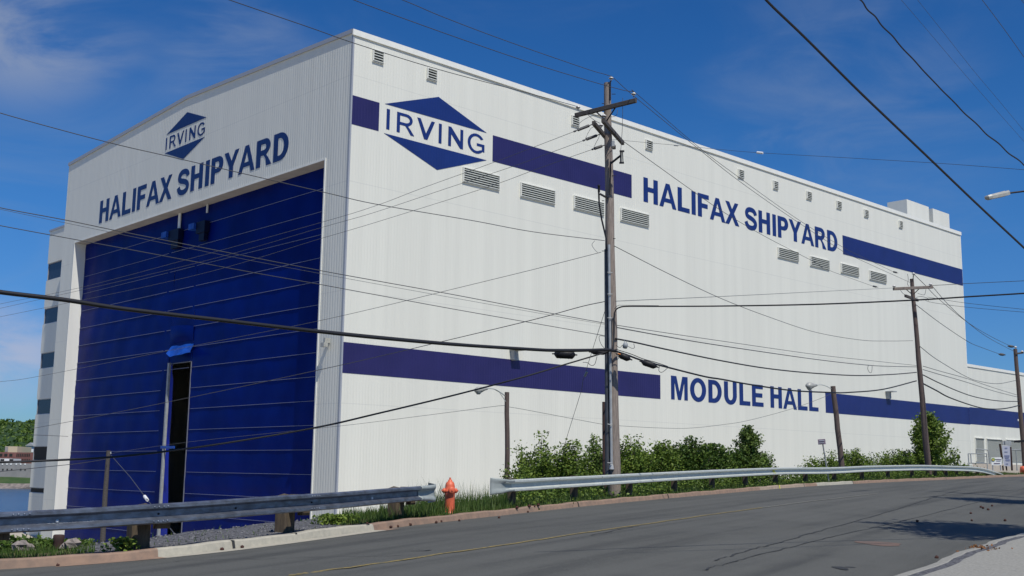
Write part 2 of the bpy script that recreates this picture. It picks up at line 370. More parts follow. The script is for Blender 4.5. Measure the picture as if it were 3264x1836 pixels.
MT['kerb_mid'] = noisy('kerb_tan', (.38, .29, .22), (.30, .24, .18), 9, .85, bs=.4, bd=.01)
MT['pavement'] = noisy('worn_concrete', (.36, .35, .31), (.20, .195, .17), 26, .9, bs=.5, bd=.006, lo=.25, hi=.72, detail=8)
MT['gravel'] = noisy('grey_gravel', (.16, .16, .17), (.06, .06, .065), 16, .95, bs=1.0, bd=.06, lo=.4, hi=.6)
MT['verge'] = noisy('verge_soil', (.085, .09, .035), (.14, .11, .06), 3, .95, bs=.6, bd=.05)
MT['slope'] = noisy('overgrown_slope', (.04, .065, .02), (.09, .09, .045), 1.2, .95, bs=.8, bd=.1)
MT['yard'] = noisy('yard_concrete', (.48, .43, .35), (.40, .36, .29), .6, .9)
MT['lane_yellow'] = noisy('lane_yellow', (.27, .20, .06), (.11, .105, .07), 14, .8, bs=0, lo=.42, hi=.64, detail=8)
MT['lane_faded'] = noisy('lane_faded', (.20, .19, .15), (.115, .12, .115), 12, .8, bs=0)
MT['patch'] = noisy('reddish_patch', (.16, .10, .075), (.12, .095, .08), 6, .9, bs=0)

# the ground: one sheet that falls from the roadside down to the shipyard and the shore
xs = np.unique(np.concatenate([np.linspace(-1500, -60, 20), np.arange(-60, 100, 1.6), np.linspace(100, 1500, 20)]))
ys = np.unique(np.concatenate([np.linspace(-400, -20, 8), np.arange(-20, 110, 1.6), np.linspace(110, 330, 14)]))
mb = MB(); nx = len(xs)
for y in ys:
    for x in xs:
        d, zk, u = near(x, y)
        if d < 0: z = zk - .55
        elif d < 2.45: z = zk - .45
        else: z = max(zk - .15 - (d - 2.45) * .62, YARD) + (.12 * math.sin(x * 1.7) * math.sin(y * 1.3) if d > 3 and d < 16 else 0)
        sh = (-x * .35 + y) - 215                # shoreline beyond the yard on the left
        if x < 0 and sh > 0: z = max(YARD - sh * .5, -3)
        mb.v.append((x, y, z))
for j in range(len(ys) - 1):
    for i in range(nx - 1):
        mb.f.append([j * nx + i, j * nx + i + 1, (j + 1) * nx + i + 1, (j + 1) * nx + i])
        d = near(*mb.v[j * nx + i][:2])[0]
        mb.mi.append(0 if 0 < d < 17 else 1); mb.sm.append(True)
struct(mb.build('ground', ['slope', 'yard']))
# the harbour
MT['water'] = None
m, nt, b = princ('harbour_water', (.012, .05, .11), .22, 0, .5); MT['water'] = m
bump(nt, b, noise(nt, .25, 6, .65, (1, .35, 1)), 1.0, .6)
nn = noise(nt, .02, 4, .6, (.3, 1, 1)); nt.links.new(ramp(nt, nn, [(.35, (.008, .035, .085)), (.65, (.018, .065, .14))]), b.inputs['Base Color'])
struct(MB().add([(-6000, -400, 0), (6000, -400, 0), (6000, 7000, 0), (-6000, 7000, 0)], [(0, 1, 2, 3)]).build('water', 'water'))
# road strip
def strip(us, ds, zf, mat, name, mi=None, mats=None):
    mb = MB(); k = len(ds)
    for u in us:
        for d in ds: mb.v.append(tuple(uv_pt(u, d, zf(u, d))))
    for j in range(len(us) - 1):
        for i in range(k - 1):
            mb.f.append([j * k + i, j * k + i + 1, (j + 1) * k + i + 1, (j + 1) * k + i]); mb.mi.append(mi(us[j], ds[i]) if mi else 0); mb.sm.append(True)
    return mb.build(name, mats or mat)
US = list(np.arange(2, KU[-1] - 2, .8))
def rz(u, d): return z_road(d, 0)
mb = MB()
for u in US:
    for k in range(15): mb.v.append(tuple(uv_pt(u, .02 - (rw(u) + .02) * k / 14, z_road(-(rw(u) + .02) * k / 14, 0))))
for j in range(len(US) - 1):
    for k in range(14): mb.f.append([j * 15 + k + 1, j * 15 + k, (j + 1) * 15 + k, (j + 1) * 15 + k + 1]); mb.mi.append(0); mb.sm.append(True)
struct(mb.build('road', 'asphalt'))
# far kerb (sections of different age)
u1, u2, u3, u4, u5, u6 = [u_of_px(p) for p in (430, 1180, 2432, 2560, 2595, 2718)]
def kmat(u, d):
    if u < u1: return 0
    if u < u2: return 1
    if u < u3: return 0
    if u < u4: return 2
    if u < u5: return 0
    if u < u6: return 1
    return 0
UK = list(np.arange(2, 160, .25)) + list(np.arange(160, KU[-1] - 2, 2))
kd = [-.004, .0, .03, .06, .17, .20]; kz = [-KH - .03, -KH + .005, -.02, 0, 0, -.20]
mb = MB()
for u in UK:
    wob = .012 * math.sin(u * 2.1) + .008 * math.sin(u * 5.3)
    for d, z in zip(kd, kz): mb.v.append(tuple(uv_pt(u, d + wob, z + (.6 * wob if z > -.1 else 0))))
for j in range(len(UK) - 1):
    gap = (int(UK[j] / 3.0) != int(UK[j + 1] / 3.0)) and UK[j] > 60
    for i in range(5):
        mb.f.append([j * 6 + i, (j + 1) * 6 + i, (j + 1) * 6 + i + 1, j * 6 + i + 1]); mb.mi.append(3 if gap and False else kmat(UK[j], 0)); mb.sm.append(False)
struct(mb.build('kerb', ['kerb_old', 'kerb_new', 'kerb_mid', 'tar']))
# pale gutter pan beside the newer kerb, and joints
struct(strip([u for u in UK if u_of_px(60) < u < u2 + .8], [-.30, -.16, -.003], lambda u, d: z_road(d, 0) + .006, 'kerb_new', 'gutter',
             mi=lambda u, d: 0 if u1 < u < u2 else 1, mats=['kerb_new', 'kerb_old']))
mb = MB()
for px in (1855, 2130, 2437, 1195, 2562, 2718, 700, 960):
    u = u_of_px(px); 
    mb.add([uv_pt(u, -.006, -KH), uv_pt(u + .05, -.006, -KH), uv_pt(u + .05, .03, .004), uv_pt(u, .03, .004)], [(0, 1, 2, 3)])
    mb.add([uv_pt(u, .03, .006), uv_pt(u + .05, .03, .006), uv_pt(u + .05, .17, .006), uv_pt(u, .17, .006)], [(0, 1, 2, 3)])
struct(mb.build('kerb_joint', 'tar'))
mb = MB(); u = u_of_px(2483)
mb.add([uv_pt(u, -.012, -KH), uv_pt(u + .10, -.012, -KH), uv_pt(u + .14, .03, .012), uv_pt(u + .04, .03, .012), uv_pt(u + .16, .17, .012), uv_pt(u + .06, .17, .012)], [(0, 1, 2, 3), (3, 2, 4, 5)])
struct(mb.build('kerb_paint_mark', 'yellow'))
# verge: gravel by the new kerb, grassy soil elsewhere
struct(strip([u for u in np.arange(2, KU[-1] - 3, .5)], [.19, .5, 1.0, 1.6, 2.1, 2.4, 2.75], lambda u, d: -.03 + .02 * math.sin(u * 3 + d * 5) - max(0, d - 2.1) * .5, 'gravel', 'verge',
             mi=lambda u, d: 0 if 250 < px_of(uv_pt(u, d)) < 1110 and u < 90 else 1, mats=['gravel', 'verge']))
# near kerb and pavement
mb = MB(); nd = [-.0, -.03, -.16, -.18, -.32, -.34, -3.6, -3.7]; nz = [-.01, .12, .13, .125, .125, .13, .15, .0]
UN = [u for u in np.arange(10, 160, .5)]
for u in UN:
    for d, z in zip(nd, nz): mb.v.append(tuple(uv_pt(u, d - rw(u) + .03 * math.sin(u * 1.9) + .02 * math.sin(u * 5), z_road(-rw(u), 0) + z)))
for j in range(len(UN) - 1):
    for i in range(7):
        k = len(nd)
        mb.f.append([j * k + i, j * k + i + 1, (j + 1) * k + i + 1, (j + 1) * k + i]); mb.mi.append(1 if i == 3 else 0); mb.sm.append(False)
struct(mb.build('pavement', ['pavement', 'gravel']))
# road markings, cracks
def on_road(px, py, dz): 
    q = hit(px, py); return q
def ribbon(pxs, wd, name, mat, dz=.006, jitter=0, n=6):
    cs = []
    for i in range(len(pxs) - 1):
        for k in range(n):
            t = k / n; cs.append((pxs[i][0] * (1 - t) + pxs[i + 1][0] * t, pxs[i][1] * (1 - t) + pxs[i + 1][1] * t))
    cs.append(pxs[-1]); pts = []
    for a, c in cs:
        q = hit(a, c); jx = random.uniform(-jitter, jitter); d, zk, u = near(q.x + jx, q.y)
        pts.append(Vector((q.x + jx, q.y, z_road(d, zk) + dz)))
    mb = MB()
    for i, p in enumerate(pts):
        t = (pts[min(i + 1, len(pts) - 1)] - pts[max(i - 1, 0)]); t.z = 0; t.normalize(); nrm = Vector((-t.y, t.x, 0))
        w_ = wd * (1 if not jitter else random.uniform(.5, 1.3))
        mb.v += [tuple(p + nrm * w_ / 2), tuple(p - nrm * w_ / 2)]
    for i in range(len(pts) - 1): mb.f.append([2 * i, 2 * i + 1, 2 * i + 3, 2 * i + 2]); mb.mi.append(0); mb.sm.append(False)
    return struct(mb.build(name, mat))
ribbon([(920, 1836), (940, 1833.2), (1000, 1824.7), (1350, 1775), (1700, 1724), (1857, 1700), (2060, 1671), (2250, 1643), (2430, 1618.5)], .085, 'centre_line', 'lane_yellow', .008)
ribbon([(2430, 1618.5), (2560, 1601), (2700, 1585), (2800, 1573)], .12, 'centre_line', 'lane_faded', .008)
ribbon([(2280, 1786), (2400, 1751.6), (2517, 1720), (2692, 1671), (2870, 1621), (2970, 1588), (3060, 1562)], .035, 'road_crack', 'tar', .005, .03, 14)
ribbon([(2240, 1818), (2400, 1775), (2635, 1715), (2863, 1664), (3124, 1600), (3200, 1580)], .03, 'road_crack', 'tar', .005, .03, 14)
ribbon([(560, 1790), (700, 1784), (1000, 1778), (1315, 1770)], .02, 'road_crack', 'tar', .005, .01, 10)
ribbon([(1310, 1757), (1372, 1754)], .05, 'road_crack', 'tar', .005, .01, 4)
ribbon([(1340, 1684), (1700, 1680), (2000, 1663), (2300, 1632)], .018, 'road_crack', 'tar', .005, .02, 10)
ribbon([(1880, 1708), (2000, 1683), (2040, 1678)], .03, 'road_crack', 'tar', .0075, .03, 6)
ribbon([(2410, 1574), (2560, 1566), (2800, 1557), (3100, 1546), (3264, 1535)], .03, 'road_crack', 'tar', .005, .03, 10)
ribbon([(2900, 1590), (3050, 1575), (3264, 1560)], .05, 'road_crack', 'tar', .005, .03, 10)
def blotch(px, py, rx, ry, name, mat, dz=.005):
    c = hit(px, py); mb = MB(); vs = []
    for k in range(28):
        a = 2 * math.pi * k / 28; r = 1 + .12 * math.sin(3 * a) + .07 * random.uniform(-1, 1)
        x, y = c.x + rx * r * math.cos(a), c.y + ry * r * math.sin(a); d, zk, u = near(x, y)
        vs.append((x, y, zk + z_road(d, 0) + dz))
    return struct(mb.add(vs, [tuple(range(28))]).build(name, mat))
blotch(2803, 1733, .38, .42, 'road_patch', 'patch')
blotch(2680, 1813, .10, .22, 'oil_stain', 'tar'); blotch(2712, 1810, .07, .07, 'oil_stain', 'tar')

# far shore
MT['hill'] = noisy('wooded_hill', (.018, .045, .012), (.04, .08, .02), .09, .95, bs=1, bd=2.5, detail=8)
MT['bank'] = noisy('grassy_bank', (.03, .07, .015), (.055, .09, .025), .2, .95, bs=.6, bd=.5)
MT['rocks'] = noisy('shore_rocks', (.30, .25, .22), (.12, .11, .10), .5, .95, bs=1, bd=.8)
mb = MB(); nX = 70
for j in range(14):
    t = j / 13; Y = 640 + 420 * t
    for i in range(nX):
        x = -900 + i * 15
        prof = math.sin(min(1, t * 1.25) * math.pi / 2)
        h = 2 + prof * (41 - .020 * (x + 330)) + 1.6 * math.sin(x * .05 + j) + random.uniform(-1.4, 1.4) * prof
        mb.v.append((x, Y, h if x < 150 else h * max(0, 1 - (x - 150) / 60)))
for j in range(13):
    for i in range(nX - 1): mb.f.append([j * nX + i, j * nX + i + 1, (j + 1) * nX + i + 1, (j + 1) * nX + i]); mb.mi.append(0); mb.sm.append(True)
struct(mb.build('hill', 'hill'))
mb = MB()
sec = [(541, -1, 1), (544, 1.0, 1), (549, 2.6, 0), (560, 5.0, 0), (650, 5.6, 0)]
for i in range(60):
    x = -700 + i * 14
    for Y, z, k in sec: mb.v.append((x + random.uniform(-2, 2), Y + random.uniform(-2, 2), z + (random.uniform(-.4, .4) if z > 0 else 0)))
for i in range(59):
    for k in range(4): mb.f.append([i * 5 + k, (i + 1) * 5 + k, (i + 1) * 5 + k + 1, i * 5 + k + 1]); mb.mi.append(1 if k < 2 else 0); mb.sm.append(False)
struct(mb.build('far_shore', ['bank', 'rocks']))
# trees on the far hill: a wood nobody could count
def leafquads(cent, size, rng, flat=0.0):
    n = len(cent); a = rng.normal(size=(n, 3)); a[:, 2] *= (1 - flat); a /= np.linalg.norm(a, axis=1)[:, None]
    b_ = rng.normal(size=(n, 3)); b_ -= (a * b_).sum(1)[:, None] * a; b_ /= np.linalg.norm(b_, axis=1)[:, None]
    sz = size * rng.uniform(.6, 1.35, n)[:, None]; a = a * sz; b_ = b_ * sz * .62
    v = np.stack([cent - a, cent + b_ * .9, cent + a, cent - b_ * .9], 1).reshape(-1, 3)
    return v
def quadmesh(name, v, mat, parent=None, k=4):
    me = bpy.data.meshes.new(name); n = len(v) // k
    me.vertices.add(len(v)); me.vertices.foreach_set('co', v.astype(np.float32).ravel())
    me.loops.add(n * k); me.loops.foreach_set('vertex_index', np.arange(n * k, dtype=np.int32))
    me.polygons.add(n); me.polygons.foreach_set('loop_start', np.arange(n, dtype=np.int32) * k)
    me.materials.append(MT[mat]); me.update(calc_edges=True); me.validate()
    o = bpy.data.objects.new(name, me); C.objects.link(o)
    if parent: o.parent = parent
    return o
cs = []
for i in range(420):
    x = random.uniform(-420, -150); t = random.random(); Y = 640 + 400 * t
    h = 2 + math.sin(min(1, t * 1.25) * math.pi / 2) * (41 - .020 * (x + 330)); r = random.uniform(3, 5.5)
    p = RNG.normal(size=(34, 3)); p /= np.linalg.norm(p, axis=1)[:, None]; p[:, 2] = abs(p[:, 2])
    cs.append(p * r * np.array([1, 1, .8]) + np.array([x, Y, h]))
o = quadmesh('wooded_hillside', leafquads(np.concatenate(cs), 1.3, RNG), 'leaf2'); tag(o, 'dense green wood covering the hill across the harbour', 'wood', kind='stuff')

# ------------------------------------------------------------------ the assembly hall: local x runs along its long side, y across its door front
AZ = math.radians(46.682); CX = -13.571; CY = 90.0
DS = Vector((math.sin(AZ), math.cos(AZ), 0)); DF = Vector((-math.cos(AZ), math.sin(AZ), 0)); CO = Vector((CX, CY, 0))
def on_side(px, py, off=0.0):                  # (s, height) where the view ray meets the long wall
    d = ray(px, py); t = ((CO + DF * off - EYE).dot(DF)) / d.dot(DF); q = EYE + d * t; return (q - CO).dot(DS), q.z
def on_front(px, py, off=0.0):
    d = ray(px, py); t = ((CO + DS * off - EYE).dot(DS)) / d.dot(DS); q = EYE + d * t; return (q - CO).dot(DF), q.z
hall = empty('assembly_hall', (CX, CY, 0), math.pi / 2 - AZ)
tag(hall, 'huge white metal shipyard hall with navy bands, big lettering and a tall blue door', 'building')
BB = YARD - .3
sE, _ = on_side(3060.7, 745)                   # end of the tall part
hC = on_side(1132.9, 99.4)[1]; hC2 = on_side(3060.7, 745)[1]; hR = hC
tR, hRid = on_front(599, 309); tL, hL = on_front(221, 524); tT = on_front(185, 900)[0]
dr, hd = on_front(1036, 511); dl, hd2 = on_front(239.4, 774); hd = (hd + hd2) / 2
tL = max(tL, dl + 2.3)
REC = 1.35
print('hall', sE, hR, hC2, tR, hRid, tL, hL, dr, dl, hd, hd2)
mb = MB()
mb.add([(0, 0, BB), (0, dr, BB), (0, dr, hd), (0, 0, hd)], [(0, 3, 2, 1)])
mb.add([(0, dl, BB), (0, tL, BB), (0, tL, hd), (0, dl, hd)], [(0, 3, 2, 1)])
mb.add([(0, 0, hd), (0, dr, hd), (0, dl, hd), (0, tL, hd), (0, tL, hL), (0, tR, hRid), (0, 0, hR)], [tuple(range(7))[::-1]])
fw = mb.build('front_wall', 'front', hall)
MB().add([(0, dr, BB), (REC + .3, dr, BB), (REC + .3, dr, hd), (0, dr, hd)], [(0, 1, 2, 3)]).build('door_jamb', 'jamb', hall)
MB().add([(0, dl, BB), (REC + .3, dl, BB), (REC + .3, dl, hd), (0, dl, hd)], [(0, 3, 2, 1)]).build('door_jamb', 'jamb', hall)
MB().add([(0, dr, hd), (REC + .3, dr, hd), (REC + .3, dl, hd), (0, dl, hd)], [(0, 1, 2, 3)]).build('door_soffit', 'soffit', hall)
MB().add([(0, 0, BB), (sE, 0, BB), (sE, 0, hR), (0, 0, hR)], [(0, 1, 2, 3)]).build('side_wall', 'side', hall)
MB().add([(sE, 0, BB), (sE, tL, BB), (sE, tL, hL), (sE, tR, hRid), (sE, 0, hR)], [(0, 1, 2, 3, 4)]).add([(0, tL, BB), (sE, tL, BB), (sE, tL, hL), (0, tL, hL)], [(0, 3, 2, 1)]).build('rear_wall', 'side', hall)
MB().add([(0, 0, hR - .05), (sE, 0, hR - .05), (sE, tR, hRid - .05), (0, tR, hRid - .05), (0, tL, hL - .05), (sE, tL, hL - .05)], [(0, 1, 2, 3), (3, 2, 5, 4)]).build('roof', 'roofing', hall)
# eaves trim
MB().box((-.12, -.14, hR - .40), (sE + .1, -.001, hR + .10)).build('eaves_trim', 'trim', hall)
mb = MB()
for (ta, ha, tb, hb) in ((0, hR, tR, hRid), (tR, hRid, tL, hL)):
    mb.add([(-.14, ta, ha - .22), (-.14, tb, hb - .22), (-.14, tb, hb + .14), (-.14, ta, ha + .14), (.3, ta, ha - .22), (.3, tb, hb - .22), (.3, tb, hb + .14), (.3, ta, ha + .14)],
           [(0, 3, 2, 1), (3, 7, 6, 2), (0, 1, 5, 4), (4, 5, 6, 7)])
mb.build('gable_trim', 'mullion', hall)
MB().box((-.035, .002, BB), (-.001, .14, hR - .25)).box((-.035, -.035, BB), (.12, -.001, hR - .56)).build('corner_flashing', 'mullion', hall)
MB().box((sE - .2, -.03, BB), (sE + .03, -.001, hR - .56)).build('corner_flashing', 'trim', hall)
# seams of the wall trim round the door
MB().box((-.06, dr - .16, BB), (-.001, dr, hd + .15)).box((-.06, dr, hd), (-.001, dl, hd + .15)).box((-.06, dl, BB), (-.001, dl + .12, hd + .15)).build('door_frame_trim', 'trim', hall)

# the blue door: two fabric leaves, a lintel panel over the gap
DX = REC
gl, gz = on_front(540, 1160, DX); gr, gz2 = on_front(613, 1151, DX); gz = (gz + gz2) / 2
g0, gzz = on_front(575, 1700, DX); gl2 = on_front(527, 1700, DX)[0]
print('gap', gl, gr, gz, g0, gl2)
seam0 = on_front(988, 1434, DX)[1]; seam1 = on_front(1025, 603, DX)[1]; stp = (seam1 - seam0) / 11
c0 = on_front(510, 1300, DX)[0]; c1 = on_front(603, 1300, DX)[0]
def leaf(t0, t1, name, z0=BB, z1=None):
    z1 = z1 or hd; mb = MB(); k = 26 if t1 - t0 > 8 else 3; nz = 60
    for i in range(k + 1):
        for j in range(nz + 1):
            t = t0 + (t1 - t0) * i / k; z = z0 + (z1 - z0) * j / nz
            fr = ((z - seam0) / stp) % 1.0
            bulge = .05 * math.sin(math.pi * fr) + .03 * math.sin(i * 1.3 + j * .4) * math.sin(math.pi * fr)
            mb.v.append((DX - bulge, t, z))
    for i in range(k):
        for j in range(nz):
            a = i * (nz + 1) + j; mb.f.append([a, a + 1, a + nz + 2, a + nz + 1]); mb.mi.append(0); mb.sm.append(True)
    return mb.build(name, 'door', hall)
rl = leaf(dr, gr, 'door_leaf'); ll = leaf(gl, dl, 'door_leaf'); leaf(gr, gl, 'door_lintel_panel', gz)
for o_, (ta, tb) in ((rl, (dr, c1)), (ll, (c0, dl))):
    z = seam0 - stp * 8; mb = MB()
    while z < hd - .3:
        if z > BB: mb.box((DX - .075, ta + .02, z - .017), (DX - .02, tb - .02, z + .017))
        z += stp
    mb.build('door_seams', 'seam', o_)
mb = MB(); z = seam0 + stp * 4
while z < hd - .3:
    mb.box((DX - .075, c1 + .5, z - .02), (DX - .02, c0 - .5, z + .02)); z += stp
mb.build('door_seams', 'seam', hall)
# grey guide post at the gap, blue curtain edge, wind ties
pt, pz = on_front(538, 1167, DX - .5); pb = on_front(508, 1640, DX - .5)[0]
MB().beam((DX - .45, pb, BB), (DX - .45, pt, gz), .32, .26, (1, 0, 0)).build('door_guide_post', 'steel_post', hall)
MB().box((DX - .12, gr - .02, gz - .07), (DX - .03, gl, gz)).box((DX - .12, gr - .02, BB), (DX - .04, gr + .05, gz)).build('door_gap_frame', princ('gap_frame_grey', (.15, .16, .20), .6)[0], hall)
mb = MB(); nj = 24; tt = on_front(560, 1500, DX)[0]
MT['curtain'] = noisy('bright_blue_curtain', (.003, .016, .30), (.004, .022, .38), .6, .45, bs=.5, bd=.1)
for j in range(nj + 1):
    f = j / nj; z = BB + (gz - BB) * f
    wdt = (1.35 - .9 * f) * (1 - .35 * math.exp(-((f - .55) / .2) ** 2)) if f < .95 else .2
    mb.v += [(DX + .1, gl + .05, z), (DX + .25, gl - wdt, z)]
for j in range(nj): mb.f.append([2 * j, 2 * j + 1, 2 * j + 3, 2 * j + 2]); mb.mi.append(0); mb.sm.append(True)
mb.build('door_curtain', 'curtain', hall)
tp = on_front(535, 1426, DX - .6); MB().beam((DX - .55, tp[0] - 1.3, tp[1]), (DX - .55, tp[0] + 1.6, tp[1] + .02), .10, .26).build('door_tie_strap', 'tarp', hall)
# tarpaulin awning over the gap and the slack fabric above it
MT['fold'] = noisy('blue_fold', (.0025, .010, .10), (.003, .014, .13), .7, .5, bs=.5, bd=.1, spec=.2)
A = [on_front(547, 1104, DX), on_front(617, 1094, DX), on_front(541, 1138, DX - 1.1), on_front(608, 1123, DX - 1.1)]
mb = MB(); na = 14
for j in range(6):
    f = j / 5
    for i in range(na + 1):
        g = i / na; t = (A[0][0] * (1 - g) + A[1][0] * g) * (1 - f) + (A[2][0] * (1 - g) + A[3][0] * g) * f
        z = (A[0][1] * (1 - g) + A[1][1] * g) * (1 - f) + (A[2][1] * (1 - g) + A[3][1] * g) * f - .25 * math.sin(math.pi * f) * (.5 + .5 * math.sin(g * 9))
        mb.v.append((DX - .05 - 1.1 * f - .08 * math.sin(g * 11 + j), t, z))
for j in range(5):
    for i in range(na): a = j * (na + 1) + i; mb.f.append([a, a + 1, a + na + 2, a + na + 1]); mb.mi.append(0); mb.sm.append(True)
la = on_front(529, 1127, DX - 1.1); lb = on_front(548, 1104, DX)
mb.add([(DX - .05, lb[0], lb[1]), (DX - 1.1, la[0], la[1]), (DX - 1.1, A[2][0], A[2][1])], [(0, 1, 2)])
mb.build('awning', 'tarp', hall)
B0 = on_front(547, 1045, DX); B1 = on_front(620, 1045, DX)
mb = MB()
for i in range(13):
    g = i / 12; t = B0[0] * (1 - g) + B1[0] * g; sag = .9 * math.sin(math.pi * g) + 1.0 * g
    for j in range(8):
        f = j / 7; mb.v.append((DX - .08 - .18 * math.sin(math.pi * f) * math.sin(math.pi * (g * .9 + .05)), t, A[0][1] + .15 + (B0[1] - A[0][1]) * f * (1 - .25 * g) + .12 * sag))
for i in range(12):
    for j in range(7): a = i * 8 + j; mb.f.append([a, a + 1, a + 9, a + 8]); mb.mi.append(0); mb.sm.append(True)
mb.build('slack_fabric', 'door', hall)
# two tracks hanging from the soffit and the wrapped hoists beneath them
for (x1, y1, x2, y2, bx, by, bw, bh, nx_, ny_) in ((561, 679, 574, 741, 516, 736, 62, 50, 0, 0), (650, 650, 663, 675, 603, 709, 60, 52, 0, 0)):
    ta, za = on_front(x1, y1, DX - .4); tb, zb = on_front(x2, y2, DX - .4)
    MB().box((DX - .30, tb + .35, zb), (DX - .2, ta - .35, hd)).build('hanging_track', 'jamb', hall)
    t0, z0 = on_front(bx, by, DX - .9); t1, z1 = on_front(bx + bw, by + 15, DX - .9); zt = on_front(bx + 40, by, DX - .9)[1]
    mb = MB().box((DX - .95, t0 - 1.1, z0 - .80), (DX - .1, t0, z0 - .20))
    h_ = mb.build('hoist_wrap', 'tarp', hall)
    MB().box((DX - .7, t1 + 1.1, z0 - 1.3), (DX - .15, t0 - 1.11, z0 - .15)).box((DX - .6, t1 + 1.3, z0 - 2.1), (DX - .2, t0 - 1.6, z0 - 1.3)).build('hoist', princ('dark_blue_wrap', (.003, .006, .028), .5, 0, .2)[0], hall)
# the stair tower stuck to the left of the front
TS = 3.2
t2 = on_front(159.5, 743, TS)[0]; hT = on_front(203, 724, TS)[1]; hT2 = on_front(159.5, 743, TS)[1]
print('tower', t2, hT, hT2)
wl = [(836, 890), (981, 1031), (1124, 1174), (1272, 1321), (1422, 1468), (1553, 1571)]
mb = MB(); zprev = hT
lev = []
for (ya, yb) in wl:
    xa = 145 - (ya - 850) * .09
    za = on_front(xa + 22, ya, TS)[1]; zb = on_front(xa + 22, yb, TS)[1]; lev.append((zb, za))
tw0 = tL + .01; zt = hT
for (zb, za) in lev:
    mb.box((TS, tw0, za), (TS + 9, t2, zt)); zt = zb
mb.box((TS, tw0, BB), (TS + 9, t2, zt))
tw = mb.build('stair_tower_wall', 'front', hall)
MB().box((TS - .1, tw0, hT), (TS + 9.1, t2 + .1, hT + .25)).build('tower_cap', 'mullion', hall)
for i, (zb, za) in enumerate(lev):
    o_ = MB().box((TS + .18, tw0, zb), (TS + 8.8, t2 - .1, za)).build('tower_window', 'dark' if i >= 4 else 'glass', hall)
    mb = MB(); 
    for k in range(1, 3): mb.box((TS + .13, tw0 + (t2 - tw0) * k / 3 - .03, zb), (TS + .17, tw0 + (t2 - tw0) * k / 3 + .03, za))
    for k in range(0, 6): mb.box((TS + 1.2 * k + .1, t2 - .09, zb), (TS + 1.2 * k + .2, t2 - .02, za))
    mb.box((TS + .09, tw0, zb), (TS + .18, t2 - .05, zb + .09)); mb.box((TS + .09, tw0, za - .09), (TS + .18, t2 - .05, za))
    mb.build('window_bars', 'mullion', o_)
# painted bands on the long wall
def side_rect(pts, name, mat, label=None):
    q = [on_side(*p) for p in pts]
    s0, s1 = (q[0][0] + q[3][0]) / 2, (q[1][0] + q[2][0]) / 2; z1 = (q[0][1] + q[1][1]) / 2; z0 = (q[2][1] + q[3][1]) / 2
    o = MB().box((s0, -.022, z0), (s1, -.002, z1)).build(name, mat, hall)
    return s0, s1, z0, z1
UB = side_rect([(1570.6, 431.5), (2013, 557), (2013, 631.6), (1569.5, 513.9)], 'painted_band', 'band_near')
z0u, z1u = UB[2], UB[3]
s_a = .12; s_b = on_side(1208, 370)[0]
MB().box((s_a, -.022, z0u), (s_b, -.002, z1u)).build('painted_band', 'band_near', hall)
s_a = on_side(2686, 780)[0]; MB().box((s_a, -.022, z0u), (sE - .02, -.034, z1u)).build('painted_band', 'band_far', hall)
z0l = (on_side(1096.5, 1194.2)[1] + on_side(2104.8, 1270)[1] + on_side(2633, 1313.2)[1]) / 3; z1l = (on_side(1099.8, 1092.8)[1] + on_side(2104.2, 1192.6)[1] + on_side(2630.4, 1251.8)[1]) / 3
MB().box((.12, -.022, z0l), (on_side(2104.5, 1230)[0], -.002, z1l)).build('painted_band', 'band_near', hall)
MB().box((on_side(2631, 1280)[0], -.022, z0l), (sE - .22, -.002, z1l)).build('painted_band', 'band_far', hall)
MB().box((sE - .22, -.045, z0l), (sE + .04, -.031, z1l)).build('painted_band', 'band_far', hall)

